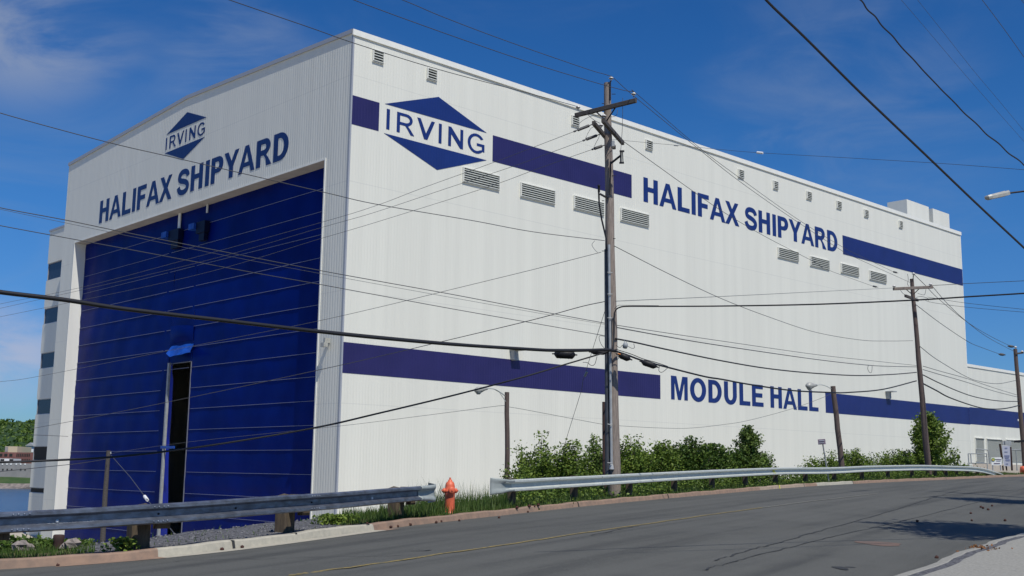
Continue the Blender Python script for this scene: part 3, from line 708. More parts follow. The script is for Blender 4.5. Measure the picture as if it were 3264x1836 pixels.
# ---- lettering
def arc(cx, cy, rx, ry, a0, a1, n=14):
    return [(cx + rx * math.cos(math.radians(a0 + (a1 - a0) * i / n)), cy + ry * math.sin(math.radians(a0 + (a1 - a0) * i / n))) for i in range(n + 1)]
def offset_path(cl, w):
    L, R = [], []
    for i, (x, y) in enumerate(cl):
        x0, y0 = cl[max(i - 1, 0)]; x1, y1 = cl[min(i + 1, len(cl) - 1)]; d = math.hypot(x1 - x0, y1 - y0) or 1
        nx, ny = -(y1 - y0) / d, (x1 - x0) / d; L.append((x + nx * w / 2, y + ny * w / 2)); R.append((x - nx * w / 2, y - ny * w / 2))
    return L + R[::-1]
def glyph(c, st, hb):
    a = .09; r = 1 - a
    if c == 'I': return .39, [[(a, 0), (a, 1), (a + st, 1), (a + st, 0)]]
    if c == 'H': return 1.0, [[(a, 0), (a, 1), (a + st, 1), (a + st, .5 + hb / 2 + .04), (r - st, .5 + hb / 2 + .04), (r - st, 1), (r, 1), (r, 0), (r - st, 0), (r - st, .5 - hb / 2 + .04), (a + st, .5 - hb / 2 + .04), (a + st, 0)]]
    if c == 'L': return .85, [[(a, 0), (a, 1), (a + st, 1), (a + st, hb), (.81, hb), (.81, 0)]]
    if c == 'F': return .85, [[(a, 0), (a, 1), (.79, 1), (.79, 1 - hb), (a + st, 1 - hb), (a + st, .59), (.71, .59), (.71, .59 - hb), (a + st, .59 - hb), (a + st, 0)]]
    if c == 'E': return .93, [[(a, 0), (a, 1), (.84, 1), (.84, 1 - hb), (a + st, 1 - hb), (a + st, .61), (.80, .61), (.80, .61 - hb), (a + st, .61 - hb), (a + st, hb), (.87, hb), (.87, 0)]]
    if c == 'A': return 1.0, [[(0, 0), (.385, 1), (.605, 1), (1, 0), (.775, 0), (.695, .215), (.30, .215), (.22, 0)], [(.362, .38), (.497, .77), (.636, .38)]]
    if c == 'X': return .93, [[(0, 0), (.335, .515), (.03, 1), (.28, 1), (.468, .69), (.66, 1), (.90, 1), (.595, .51), (.935, 0), (.68, 0), (.465, .34), (.25, 0)]]
    if c == 'V': k = st * 1.12; return .93, [[(.465 - k / 2, 0), (.0, 1), (k, 1), (.47, .30), (.93 - k, 1), (.93, 1), (.465 + k / 2, 0)]]
    if c == 'Y': return .93, [[(.465 - st / 2, 0), (.465 - st / 2, .42), (0, 1), (.25, 1), (.47, .63), (.69, 1), (.93, 1), (.465 + st / 2, .42), (.465 + st / 2, 0)]]
    if c == 'N': return 1.0, [[(a, 0), (a, 1), (a + st, 1), (r - st, .36), (r - st, 1), (r, 1), (r, 0), (r - st, 0), (a + st, .64), (a + st, 0)]]
    if c == 'M': return 1.16, [[(a, 0), (a, 1), (.40, 1), (.58, .33), (.76, 1), (1.07, 1), (1.07, 0), (.87, 0), (.87, .76), (.67, 0), (.49, 0), (.29, .76), (.29, 0)]]
    if c == 'D': return 1.0, [[(a, 0), (a, 1), (.44, 1)] + arc(.44, .5, .49, .5, 84, -84) + [(.44, 0)], [(a + st, hb), (a + st, 1 - hb), (.42, 1 - hb)] + arc(.42, .5, .49 - st + .02, .5 - hb, 80, -80) + [(.42, hb)]]
    if c == 'P': return .93, [[(a, 0), (a, 1), (.52, 1)] + arc(.54, .69, .33, .31, 86, -86) + [(.52, .38), (a + st, .38), (a + st, 0)], [(a + st, .38 + hb * .92), (a + st, 1 - hb), (.50, 1 - hb)] + arc(.50, .69, .33 - st + .03, .31 - hb, 80, -80) + [(.50, .38 + hb * .92)]]
    if c == 'R': return 1.0, [[(a, 0), (a, 1), (.56, 1)] + arc(.58, .715, .31, .285, 86, -60) + [(.66, .40), (.78, .28), (.99, 0), (.99 - st * 1.2, 0), (.64, .25), (.52, .40), (a + st, .405), (a + st, 0)], [(a + st, .405 + hb), (a + st, 1 - hb), (.54, 1 - hb)] + arc(.54, .705, .31 - st + .05, .295 - hb, 80, -80) + [(.54, .405 + hb)]]
    if c == 'O': return 1.09, [arc(.545, .5, .49, .52, 0, 345, 28), arc(.545, .5, .49 - st, .52 - hb, 0, 340, 24)]
    if c == 'U': return 1.0, [[(a, 1)] + arc(.5, .38, .41, .40, 180, 360, 18) + [(r, 1), (r - st, 1)] + arc(.5, .38, .41 - st, .40 - hb, 360, 180, 16) + [(a + st, 1)]]
    if c == 'G': return 1.09, [arc(.53, .5, .49, .52, 36, 318, 26) + [(1.0, .13), (1.0, .53), (.56, .53), (.56, .53 - hb), (1.0 - st * .95, .53 - hb), (1.0 - st * .95, .22)] + arc(.53, .5, .49 - st, .52 - hb, 305, 40, 22)]
    if c == 'S':
        cl = [(.80, .70), (.76, .80), (.66, .88), (.52, .91), (.36, .90), (.23, .83), (.18, .72), (.22, .62), (.34, .56), (.50, .52), (.66, .46), (.77, .37), (.79, .27), (.73, .16), (.60, .10), (.46, .085), (.31, .11), (.20, .19), (.13, .33)]
        cs_ = [(p.x, p.y) for p in smooth([Vector((x, y, 0)) for x, y in cl], 3)]
        return .93, [offset_path(cs_, (st + hb) / 2 * .96)]
    return .35, []
def lettering(text, p0, p1, z0, z1, mapper, mat, st=.25, hb=.19, gapx=0.0, label=None, wscale=None):
    """lay text from along-wall position p0 to p1; mapper(along, z) -> local xyz"""
    adv = 0; items = []
    for ch in text:
        wd, loops = glyph(ch, st, hb)
        items.append((adv, loops)); adv += wd + gapx
    adv -= gapx; lo, hi = .09, adv - .06; mb = MB(); H = z1 - z0
    for x0, loops in items:
        if not loops: continue
        pl = [[Vector((x0 + x, y, 0)) for x, y in lp] for lp in loops]
        tri = tessellate_polygon(pl); flat = [p for lp in pl for p in lp]
        def mpv(p, dep): return mapper(p0 + (p.x - lo) / (hi - lo) * (p1 - p0), z0 + p.y * H, dep)
        mb.add([mpv(p, .03) for p in flat], [tuple(t) for t in tri])
        for lp in pl:
            n = len(lp); mb.add([mpv(p, .03) for p in lp] + [mpv(p, .002) for p in lp], [(i, (i + 1) % n, n + (i + 1) % n, n + i) for i in range(n)])
    o = mb.build('painted_lettering', mat, hall)
    if label: o['label'] = label
    return o
def smap(s, z, d): return (s, -d, z)
def fmap(t, z, d): return (-d, t, z)
hs = [on_side(2050.7, 570.8), on_side(2668, 736 - 0)]; lb_ = [on_side(2051.5, 644), on_side(2666, 803)]
zt_, zb_ = (hs[0][1] + hs[1][1]) / 2, (lb_[0][1] + lb_[1][1]) / 2
print('text ratio', (hs[1][0] - hs[0][0]) / (zt_ - zb_), hs, lb_)
lettering('HALIFAX SHIPYARD', hs[0][0], hs[1][0], zb_, zt_, smap, 'logo', label='HALIFAX SHIPYARD in blue capitals high on the long wall')
mt = on_side(2138.3, 1197); ml = on_side(2138.6, 1273); mr = on_side(2608, 1311)
lettering('MODULE HALL', mt[0], mr[0], (ml[1] + mr[1]) / 2, mt[1], smap, 'logo', label='MODULE HALL in blue capitals low on the long wall')
i0 = on_side(1230.8, 412.6); i1 = on_side(1233.5, 348); i2 = on_side(1546, 432 + 2); i3 = on_side(1546, 494)
lettering('IRVING', i0[0], i2[0], (i0[1] + i3[1]) / 2, (i1[1] + i2[1]) / 2, smap, 'logo', .155, .135, .13, 'IRVING in blue capitals between two triangles on the long wall')
def tri_part(pts, fn, mapper, mat):
    q = [fn(*p) for p in pts]; za = (q[0][1] + q[2][1]) / 2
    q = [(q[0][0], za), q[1], (q[2][0], za)]
    MB().add([mapper(a, z, .03) for a, z in q] + [mapper(a, z, .002) for a, z in q], [(0, 1, 2), (0, 3, 4, 1), (1, 4, 5, 2), (2, 5, 3, 0)]).build('logo_triangle', mat, hall)
tri_part([(1226.7, 330.2), (1397.5, 308.9), (1550.5, 424)], on_side, smap, 'logo')
tri_part([(1224, 424), (1393, 541.7), (1550.5, 511.3)], on_side, smap, 'logo')
tri_part([(531.4, 429), (597.6, 357.5), (658.5, 374.4)], on_front, fmap, 'logo_front')
tri_part([(525.6, 488), (584.5, 507), (653, 437)], on_front, fmap, 'logo_front')
f0 = on_front(315.7, 714); f1 = on_front(321, 641); f2 = on_front(919, 500); f3 = on_front(875, 517); f4 = on_front(881.6, 429)
print('front text', f0, f1, f2, f3, f4)
lettering('HALIFAX SHIPYARD', f0[0], f2[0], (f0[1] + f3[1]) / 2, (f1[1] + f4[1]) / 2, fmap, 'logo_front', label='HALIFAX SHIPYARD in navy capitals above the blue door')
g_0 = on_front(528, 478); g_1 = on_front(533, 437); g_2 = on_front(655.6, 388); g_3 = on_front(654, 427.5)
lettering('IRVING', g_0[0], g_2[0], (g_0[1] + g_3[1]) / 2, (g_1[1] + g_2[1]) / 2, fmap, 'logo_front', .155, .135, .13, 'IRVING in navy capitals on the gable over the door')
# ---- louvres
def louvre(L, R, cy, hh, big):
    s0, s1 = on_side(L, cy)[0], on_side(R, cy)[0]; hh *= .93; cx = (L + R) / 2; z1 = on_side(cx, cy - hh / 2)[1]; z0 = on_side(cx, cy + hh / 2)[1]; D = .21
    mb = MB(); t = .07
    mb.box((s0, -D, z1 - t), (s1, -.003, z1)).box((s0, -D * .6, z0), (s1, -.003, z0 + t)).box((s0, -D, z0 + t), (s0 + t, -.003, z1 - t)).box((s1 - t, -D, z0 + t), (s1, -.003, z1 - t))
    o = mb.build('louvre', 'trim', hall)
    MB().box((s0 + t, -.02, z0 + t), (s1 - t, -.004, z1 - t)).build('louvre_back', 'dark', o)
    mb = MB(); n = int((z1 - z0 - 2 * t) / .19)
    for k in range(n):
        z = z0 + t + (z1 - z0 - 2 * t) * k / n
        mb.add([(s0 + t + .01, -.19, z), (s1 - t - .01, -.19, z), (s1 - t - .01, -.04, z + .20), (s0 + t + .01, -.04, z + .20), (s0 + t + .01, -.19, z + .03), (s1 - t - .01, -.19, z + .03)], [(4, 5, 2, 3), (0, 1, 5, 4)])
    mb.build('louvre_slats', 'slat', o)
for v in [(1186, 1221, 182, 42), (1359, 1391, 239, 40), (1820, 1844, 387, 35), (2056, 2078, 463, 32), (2351, 2369, 555, 29), (2463, 2478, 591, 28), (2569, 2585, 624, 27), (2665, 2680, 654, 26), (2753, 2766, 681, 25), (2864, 2875, 716, 24)]:
    louvre(*v, False)
for v in [(1473, 1590, 571, 52), (1657, 1767, 618, 49), (1827, 1923, 656, 46), (1976, 2066, 694, 44), (2478, 2543, 812, 35), (2581, 2641, 839, 33), (2679, 2735, 861, 32), (2770, 2823, 883, 31)]:
    louvre(*v, True)
# wall lamps on the lower band
for px, py in ((1632, 1135), (2826, 1262)):
    s, z = on_side(px, py)
    o = MB().box((s - .22, -.55, z - .35), (s + .22, -.03, z + .5)).box((s - .35, -1.1, z + .5), (s + .75, -.05, z + .62)).build('wall_lamp', 'steel_post', hall)
    MB().box((s - .18, -.5, z - .42), (s + .18, -.1, z - .351)).build('lamp_lens', 'lens', o)
# small camera bracket on the front pier
t, z = on_front(1050, 1082); MB().box((-.5, t - .12, z - .3), (-.002, t + .12, z + .1)).box((-.7, t - .25, z - .65), (-.3, t + .25, z - .31)).build('bracket', 'lamp', hall)
# roof plant enclosures
c_s, c_z = on_side(2890, 635, 3.0); e_s = on_side(2960, 659, 3.0)[0]; f_s = on_side(2973, 665, 3.0)[0]; g_s = on_side(3025, 682, 3.0)[0]
d_ = ray(2828, 643); q_ = EYE + d_ * ((CO + DS * c_s - EYE).dot(DS) / d_.dot(DS)); yl = (q_ - CO).dot(DF)
print('plant', c_s, e_s, f_s, g_s, c_z, yl)
for a, b_ in ((c_s, e_s), (f_s, g_s)):
    o = MB().box((a, 3.0, hR - 3), (b_, yl, c_z)).build('roof_plant_enclosure', 'side', hall)
MB().box((e_s, 4.0, hR - 3), (f_s, yl - 1, c_z - .4)).build('plant_link', 'mullion', hall)

# ---- lower wing beyond the tall part
WY = 3.0
wz = on_side(3235, 1184.6, WY)[1]; wz2 = on_side(3090, 1164, WY)[1]; s_end = 330
wing = empty('lower_wing', tuple(CO + DS * (sE)), math.pi / 2 - AZ); tag(wing, 'lower white wing with navy band and three grey louvres beyond the hall', 'building')
print('wing', wz, wz2)
wz = (wz + wz2) / 2; L_ = s_end - sE
MB().add([(.02, WY, BB), (L_, WY, BB), (L_, WY, wz), (.02, WY, wz)], [(0, 1, 2, 3)]).add([(.02, WY, wz), (L_, WY, wz), (L_, 40, wz), (.02, 40, wz)], [(0, 1, 2, 3)]).add([(L_, WY, BB), (L_, 40, BB), (L_, 40, wz), (L_, WY, wz)], [(0, 1, 2, 3)]).build('wing_wall', 'side', wing)
MB().box((.02, WY - .12, wz - .35), (L_, WY - .001, wz + .08)).build('wing_trim', 'trim', wing)
za = on_side(3180, 1307, WY)[1]; zb = on_side(3180, 1359, WY)[1]
MB().box((.02, WY - .02, zb), (L_, WY - .002, za)).build('painted_band', 'band_far', wing)
for (a, b_, ya, yb) in ((3106, 3134, 1394, 1471), (3142, 3192, 1397, 1478), (3205, 3254, 1400, 1471)):
    s0, z1 = on_side(a, ya, WY); s1 = on_side(b_, ya, WY)[0]; z0 = on_side((a + b_) / 2, yb, WY)[1]; s0 -= sE; s1 -= sE
    o = MB().box((s0, WY - .25, z1 - .12), (s1, WY - .003, z1)).box((s0, WY - .15, z0), (s0 + .12, WY - .003, z1 - .12)).box((s1 - .12, WY - .15, z0), (s1, WY - .003, z1 - .12)).build('louvre', 'trim', wing)
    mb = MB(); n = 26
    for k in range(n):
        z = z0 + (z1 - z0 - .12) * k / n; h_ = (z1 - z0 - .12) / n
        mb.add([(s0 + .12, WY - .12, z), (s1 - .12, WY - .12, z), (s1 - .12, WY - .01, z + h_ * .95), (s0 + .12, WY - .01, z + h_ * .95)], [(0, 1, 2, 3)])
    mb.build('louvre_slats', 'slat', o)
MB().box((.02, WY - .3, BB), (L_, WY - .002, on_side(3230, 1481, WY)[1])).build('plinth', 'concrete_panel', wing)

# ------------------------------------------------------------------ guardrails
def at_d(px, py, D, dt):                       # slide along the view ray until dt metres behind the kerb line
    lo, hi = D - 3, D + 4
    for _ in range(18):
        m_ = (lo + hi) / 2; q = P(px, py, m_)
        if near(q.x, q.y)[0] < dt: lo = m_
        else: hi = m_
    return P(px, py, (lo + hi) / 2)
def rail_path(R, n=10, dt=0.0): return smooth([at_d(r[0], r[1], r[2], dt) if len(r) == 3 else P(*r[:3]) for r in R], n)
WPROF = [(.06, .155), (.02, .155), (-.012, .135), (-.012, .095), (.076, .055), (.082, .045), (.082, -.045), (.076, -.055), (-.012, -.095), (-.012, -.135), (.02, -.155), (.06, -.155)]
def w_beam(path, mat, name, root, flare0=False, flare1=False):
    mb = MB(); n = len(WPROF); tot = len(path); sc = .94
    for i, p in enumerate(path):
        d = path[min(i + 1, tot - 1)] - path[max(i - 1, 0)]; d.z = 0; d.normalize(); nr = Vector((-d.y, d.x, 0))   # away from the street
        for a, z in WPROF: mb.v.append(tuple(p + nr * a + Vector((0, 0, (z - .155) * sc))))
    for i in range(tot - 1):
        for k in range(n - 1): mb.f.append([i * n + k, (i + 1) * n + k, (i + 1) * n + k + 1, i * n + k + 1]); mb.mi.append(0); mb.sm.append(False)
    o = part(mb, name, mat, root); m = o.modifiers.new('thick', 'SOLIDIFY'); m.thickness = .006; return o
def cum(path):
    c = [0]
    for i in range(1, len(path)): c.append(c[-1] + (path[i] - path[i - 1]).length)
    return c
def at(path, c, L):
    for i in range(1, len(path)):
        if c[i] >= L:
            t = (L - c[i - 1]) / (c[i] - c[i - 1]); d = (path[i] - path[i - 1]); d2 = Vector((d.x, d.y, 0)).normalized()
            return path[i - 1].lerp(path[i], t), d2
    d = path[-1] - path[-2]; return path[-1], Vector((d.x, d.y, 0)).normalized()
def rail_post(root, p, d, big, zg, lean=0):
    nr = Vector((-d.y, d.x, 0)); up = Vector((lean * d.x, lean * d.y, 1)).normalized()
    if big:
        c = p + nr * .50; top = c + Vector((0, 0, -.045)); bot = Vector((c.x, c.y, zg - .3))
        mb = MB().beam(bot, top, .26, .30, d)
        mb.add([top + d * a + nr * b_ + Vector((0, 0, h)) for a, b_, h in ((-.15, -.13, -.035), (.15, -.13, -.0), (.15, .15, .045), (-.15, .15, -.01))], [(0, 1, 2, 3)])
        o = part(mb, 'post', 'post_wood', root)
        subpart(MB().beam(p + nr * .10 + Vector((0, 0, -.155)), p + nr * .36 + Vector((0, 0, -.155)), .18, .30), 'spacer_block', 'post_wood', root, o)
        subpart(MB().beam(p + nr * .30 + d * .16 + Vector((0, 0, -.30)), p + nr * .30 + d * .40 + Vector((0, 0, -.30)), .10, .16), 'spacer_block', 'post_wood', root, o)
    else:
        c = p + nr * .30; top = c + Vector((0, 0, .02)); bot = Vector((c.x, c.y, zg - .3))
        part(MB().beam(bot, top, .17, .20, d), 'post', 'post_wood', root)
RL = [(-180, 1648, 15.9), (-80, 1640, 15.9), (0, 1634, 15.95), (260, 1621.5, 16.2), (400, 1613, 16.55), (640, 1599, 17.4), (880, 1582, 19.1), (1080, 1570, 20.9), (1240, 1557.5, 22.7), (1350, 1550, 23.9)]
RR = [(1612, 1530.5, 28.1), (1700, 1526.5, 29.5), (1750, 1523.6, 30.3), (1900, 1516.4, 33), (2100, 1506.4, 36.8), (2300, 1497.4, 42), (2500, 1490.4, 48.7), (2650, 1490, 53.5), (2770, 1485, 57.5), (2850, 1483.4, 60.5),
      (2945, 1482.5, 64), (3050, 1485.5, 68), (3110, 1488.6, 70.3), (3150, 1496, 71.8), (3197, 1511, 73.3)]
pl = rail_path(RL, dt=.02)
gl_ = empty('guardrail', tuple(pl[0])); tag(gl_, 'older dark bluish guardrail in front of the blue door, on thick timber posts', 'guardrail')
w_beam(pl, 'galv_old', 'rail_beam', gl_); cl_ = cum(pl)
def L_at_px(path, c, px):
    b = min(range(len(path)), key=lambda i: abs(PW / 2 + F * (path[i] - EYE).dot(RT) / (path[i] - EYE).dot(FW) - px)); return c[b]
for px in (-72, 490, 985, 1330):
    p, d = at(pl, cl_, L_at_px(pl, cl_, px)); rail_post(gl_, p, d, True, ground_z(p.x + .3, p.y + .3))
def bolts(root, path, c, Ls, mat):
    for L in Ls:
        p, d = at(path, c, L); nr = Vector((-d.y, d.x, 0)); part(MB().lathe(p - nr * -.045 + Vector((0, 0, -.145)), [(.022, 0), (.022, -.02), (.012, -.035)], 8, nr), 'bolt', mat, root)
for px, m_ in ((190, 'white'), (1202, 'white'), (508, 'closure'), (760, 'closure'), (1003, 'closure')):
    p, d = at(pl, cl_, L_at_px(pl, cl_, px)); nr = Vector((-d.y, d.x, 0))
    part(MB().lathe(p + nr * (.08 if m_ == 'white' else .08) + Vector((0, 0, -.165 if m_ == 'white' else -.15)), [(.026 if m_ == 'white' else .018, 0), (.024 if m_ == 'white' else .016, -.015), (.012, -.025)], 10, nr), 'bolt', m_, gl_)
def laps(root, path, c, Ls, mat):
    for L in Ls:
        if L + .2 > c[-1] or L < .2: continue
        mb = MB(); n = len(WPROF)
        for k in range(2):
            p, d = at(path, c, L - .16 + .32 * k); nr = Vector((-d.y, d.x, 0))
            for a, z in WPROF: mb.v.append(tuple(p + nr * (a - .007) + Vector((0, 0, (z * 1.03 - .155) * .94))))
        for k in range(n - 1): mb.f.append([k, n + k, n + k + 1, k + 1]); mb.mi.append(0); mb.sm.append(False)
        for dx in (-.11, -.04, .04, .11):
            for dz in (.115, -.115):
                p, d = at(path, c, L + dx); nr = Vector((-d.y, d.x, 0))
                mb.lathe(p + nr * -.02 + Vector((0, 0, (dz - .155) * .94)), [(.017, 0), (.014, -.01), (.006, -.014)], 7, nr)
        o = part(mb, 'lap_joint', mat, root)
# curled end terminals
def terminal(path, c, root, at_start, name='end_terminal'):
    mb = MB(); L0 = 0.45 if at_start else c[-1] - .12; n = 12
    rows = []
    for i in range(n + 1):
        f = i / n
        if at_start: base, d = at(path, c, L0); q = base - d * (L0 + .42) * f; q.z = base.z + (path[0].z - base.z) * f
        else: base, d = at(path, c, L0); q = base + d * .95 * f
        nr = Vector((-d.y, d.x, 0)); flat = f ** 1.5 * .95; sc = .96 + .40 * f ** 2.0
        row = []
        bend = (.22 * max(0, f - .72) / .28) * (1.0 if at_start else 1.6)
        for a, z in WPROF: row.append(q + nr * (a * (1 - flat) - .012 + bend) + Vector((0, 0, z * sc - .155 * .94)))
        rows.append(row)
    k = len(WPROF)
    for r in rows: mb.v += [tuple(v) for v in r]
    for i in range(n):
        for j in range(k - 1): mb.f.append([i * k + j, (i + 1) * k + j, (i + 1) * k + j + 1, i * k + j + 1]); mb.mi.append(0); mb.sm.append(True)
    o = part(mb, name, 'terminal', root); m = o.modifiers.new('thick', 'SOLIDIFY'); m.thickness = .008
    return o
laps(gl_, pl, cl_, [L_at_px(pl, cl_, q) for q in (60, 520, 1000)], 'galv_old'); terminal(pl, cl_, gl_, False)
pr = rail_path(RR, dt=.30); gr_ = empty('guardrail', tuple(pr[0])); tag(gr_, 'pale galvanised guardrail running from beside the hydrant along the road bend', 'guardrail')
cr_ = cum(pr); w_beam(pr, 'galv', 'rail_beam', gr_); terminal(pr, cr_, gr_, True)
L = .9
while L < cr_[-1] - 1.5:
    p, d = at(pr, cr_, L); rail_post(gr_, p, d, False, ground_z(p.x + .3, p.y + .3)); L += 3.75 if L < 45 else 1.9
laps(gr_, pr, cr_, [L_at_px(pr, cr_, q) for q in (1775, 2115, 2405, 2650, 2850, 3000)], 'galv')
for px in (1915, 2155, 2405, 2075):
    p, d = at(pr, cr_, L_at_px(pr, cr_, px))
    for dz in (-.045, -.245):
        nr = Vector((-d.y, d.x, 0)); part(MB().lathe(p + nr * .0 + Vector((0, 0, dz)), [(.02, 0), (.014, -.02)], 8, nr), 'bolt', 'closure', gr_)
p, d = at(pr, cr_, L_at_px(pr, cr_, 2472)); mb = MB(); nr = Vector((-d.y, d.x, 0))
for (za, zb, xo, off) in ((-.02, -.07, .0, -.014), (-.10, -.19, .06, .055), (-.21, -.28, .04, -.014)):
    mb.add([p + d * (xo) + nr * off + Vector((0, 0, za)), p + d * (xo + .30) + nr * off + Vector((0, 0, za)), p + d * (xo + .42) + nr * off + Vector((0, 0, zb)), p + d * (xo + .12) + nr * off + Vector((0, 0, zb))], [(0, 1, 2, 3)])
part(mb, 'paint_mark', 'yellow', gr_)
# ------------------------------------------------------------------ hydrant
hp = P(1433, 1624, 26.5); hz = ground_z(hp.x, hp.y) - .02; hb_ = Vector((hp.x, hp.y, hz))
S_ = (P(1433, 1524, 26.5).z - hz) / .80
hy = empty('fire_hydrant', tuple(hb_)); tag(hy, 'chipped orange fire hydrant in tall grass between the two guardrails', 'fire hydrant')
def sp_(*a): return [(r * S_, h * S_) for r, h in a]
part(MB().lathe(hb_, sp_((.155, 0), (.155, .03), (.118, .045), (.112, .07), (.112, .42), (.118, .44), (.118, .47), (.112, .49), (.112, .50)), 24), 'barrel', 'hydrant', hy)
bn = part(MB().lathe(hb_ + Vector((0, 0, .50 * S_)), sp_((.128, 0), (.128, .035), (.112, .04), (.108, .13), (.094, .19), (.06, .225), (.048, .235), (.045, .262), (.022, .27)), 24), 'bonnet', 'hydrant', hy)
subpart(MB().lathe(hb_ + Vector((0, 0, .765 * S_)), sp_((.024, 0), (.024, .02), (.02, .05)), 5), 'operating_nut', 'hydrant', hy, bn)
for ax, r, ln, zz in (((-.92, -.25, 0), .048, .165, .52), ((.93, -.2, 0), .048, .165, .52), ((.30, -.95, 0), .070, .185, .53)):
    c_ = hb_ + Vector((0, 0, zz * S_)); a_ = Vector(ax).normalized()
    o_ = part(MB().lathe(c_, sp_((r * .85, .06), (r * .85, ln - .05), (r * 1.12, ln - .045), (r * 1.12, ln - .01), (r * .8, ln + .005), (r * .3, ln + .008)), 16, a_), 'nozzle_cap', 'hydrant', hy)
    subpart(MB().lathe(c_ + a_ * ln * S_, sp_((.018, 0), (.018, .03)), 5, a_), 'cap_nut', 'hydrant', hy, o_)

# ------------------------------------------------------------------ utility poles
def wood_pole(root, top, bot, r0, r1, mat):
    n = 10; pts = [Vector(bot).lerp(Vector(top), i / n) for i in range(n + 1)]
    for i, p in enumerate(pts): p.x += .012 * math.sin(i * 1.9)
    return part(MB().tube(pts, [r0 + (r1 - r0) * i / n for i in range(n + 1)], 14), 'shaft', mat, root)
def gz_at(px, py, D):
    q = P(px, py, D); return Vector((q.x, q.y, ground_z(q.x, q.y) - .3))
D1 = 35.6
bt = gz_at(1959, 1560, D1); tp_ = P(1936, 265, D1)
p1 = empty('utility_pole', tuple(bt)); tag(p1, 'tall weathered utility pole with three crossarms and conduits, nearest and tallest pole', 'utility pole', 'wooden utility poles along the road')
wood_pole(p1, tp_, bt, .205, .115, 'wood')
def crossarm(root, a, b_, wd, ht, name='crossarm', mat='arm'): return part(MB().beam(a, b_, wd, ht), name, mat, root)
ca = crossarm(p1, P(1834, 368, 36.05), P(2027.5, 320, 34.6), .10, .145)
ca2 = crossarm(p1, P(1922, 384, 33.9), P(1985, 456, 36.7), .11, .14)
ca3 = crossarm(p1, P(1892, 392, 34.2), P(1958, 470, 37.1), .11, .14)
part(MB().tube([P(1895, 352, 35.55), P(1925, 378, 35.4)], .022, 6).tube([P(1966, 336, 35.1), P(1934, 385, 35.4)], .022, 6), 'arm_brace', 'closure', p1)
def insul(root, p, s=1.0, par=None, mat='porcelain'):
    prof = [(.028, -.07), (.03, -.02), (.075, -.015), (.085, .0), (.078, .022), (.05, .045), (.022, .062), (.02, .075)]
    mb = MB().lathe(p, [(r * s, h * s) for r, h in prof], 16); mb.lathe(p + Vector((0, 0, -.125 * s)), [(.012, 0), (.012, .06 * s)], 6, mi=1)
    mb.lathe(p, [(.058 * s, -.03 * s), (.077 * s, -.012 * s)], 16, mi=1)
    return part(mb, 'insulator', [mat, 'brown_glaze'], root)
I_top, I_r, I_l, I_c, I_b = P(1948, 250, 35.45), P(2019.5, 300, 34.65), P(1842.5, 343, 35.95), P(1925, 370, 34.0), P(1916, 400, 35.2)
for i_ in (I_top, I_r, I_l, I_c, I_b): insul(p1, i_, .92)
part(MB().tube([P(1945.5, 258, 35.45), P(1945, 320, 35.45)], .022, 8), 'top_bracket', 'closure', p1)
def ribbed(root, a, b_, n=9, r=.05):
    a, b_ = Vector(a), Vector(b_); L = (b_ - a).length; ax = b_ - a; pr_ = [(.015, 0)]
    for k in range(n):
        h = L * (.2 + .6 * k / n); pr_ += [(.018, h), (r, h + L * .02), (.018, h + L * .04)]
    pr_ += [(.015, L * .85), (.03, L * .9), (.03, L * .97), (.012, L)]
    return part(MB().lathe(a, pr_, 10, ax), 'strain_insulator', 'wire_dark', root)
ribbed(p1, P(1889, 396, 34.6), P(1828, 420, 34.0)); ribbed(p1, P(1912, 428, 35.2), P(1857, 449, 34.6)); ribbed(p1, P(1926, 463, 35.6), P(1886, 477, 35.1))
# conduits down the left flank
part(MB().tube([P(1941, 780, 35.33), P(1944.5, 1100, 35.36), P(1949, 1480, 35.4)], .045, 10).lathe(P(1949.3, 1496, 35.4), [(.085, 0), (.06, .12), (.046, .17)], 12, P(1949, 1480, 35.4) - P(1949.3, 1496, 35.4)), 'conduit', 'conduit', p1)
part(MB().tube([P(1931, 795, 35.5), P(1934, 1130, 35.5), P(1937, 1530, 35.5)], [.05, .065, .08], 10), 'conduit', 'dark_conduit', p1)
part(MB().tube([P(1908, 600, 35.4), P(1910, 650, 35.4), P(1918, 700, 35.4), P(1932, 760, 35.4), P(1934, 800, 35.4)], .028, 8).lathe(P(1909, 612, 35.4), [(.04, 0), (.04, .18), (.055, .2), (.03, .24)], 10), 'cable_terminator', 'closure', p1)
part(MB().beam(P(1912, 618, 35.4), P(1938, 632, 35.45), .05, .06), 'bracket', 'closure', p1)
part(MB().beam(P(1977, 497, 34.9), P(1948, 520, 35.3), .05, .06).beam(P(1946, 515, 35.35), P(1944, 620, 35.35), .05, .05, (0, 1, 0)), 'bracket', 'closure', p1)
part(MB().lathe(P(1979, 521, 34.9), [(.028, 0), (.028, .38)], 8).tube([P(1986, 520, 34.9), P(1984, 484, 34.9)], .016, 6).beam(P(1974, 519, 34.9), P(1989, 519, 34.9), .03, .06).beam(P(1975, 482, 34.9), P(1990, 482, 34.9), .03, .06), 'fuse_cutout', ['closure'], p1)
part(MB().box(P(1950, 467, 35.0) - Vector((0, .05, 0)), P(1957, 455, 35.2)), 'junction_box', 'steel_post', p1)
for py in (868, 937, 1013, 1352, 1475): 
    part(MB().tube([P(1936, py, 35.28), P(1944, py + 1, 35.26), P(1952, py + .5, 35.30)], .014, 6), 'conduit_strap', 'conduit', p1)
for k, py in enumerate((300, 330, 560, 640, 760, 800, 1070)): part(MB().tube([P(1926 if k % 2 else 1950, py, 35.5), P(1918 if k % 2 else 1962, py, 35.5)], .012, 5), 'step_bolt', 'closure', p1)
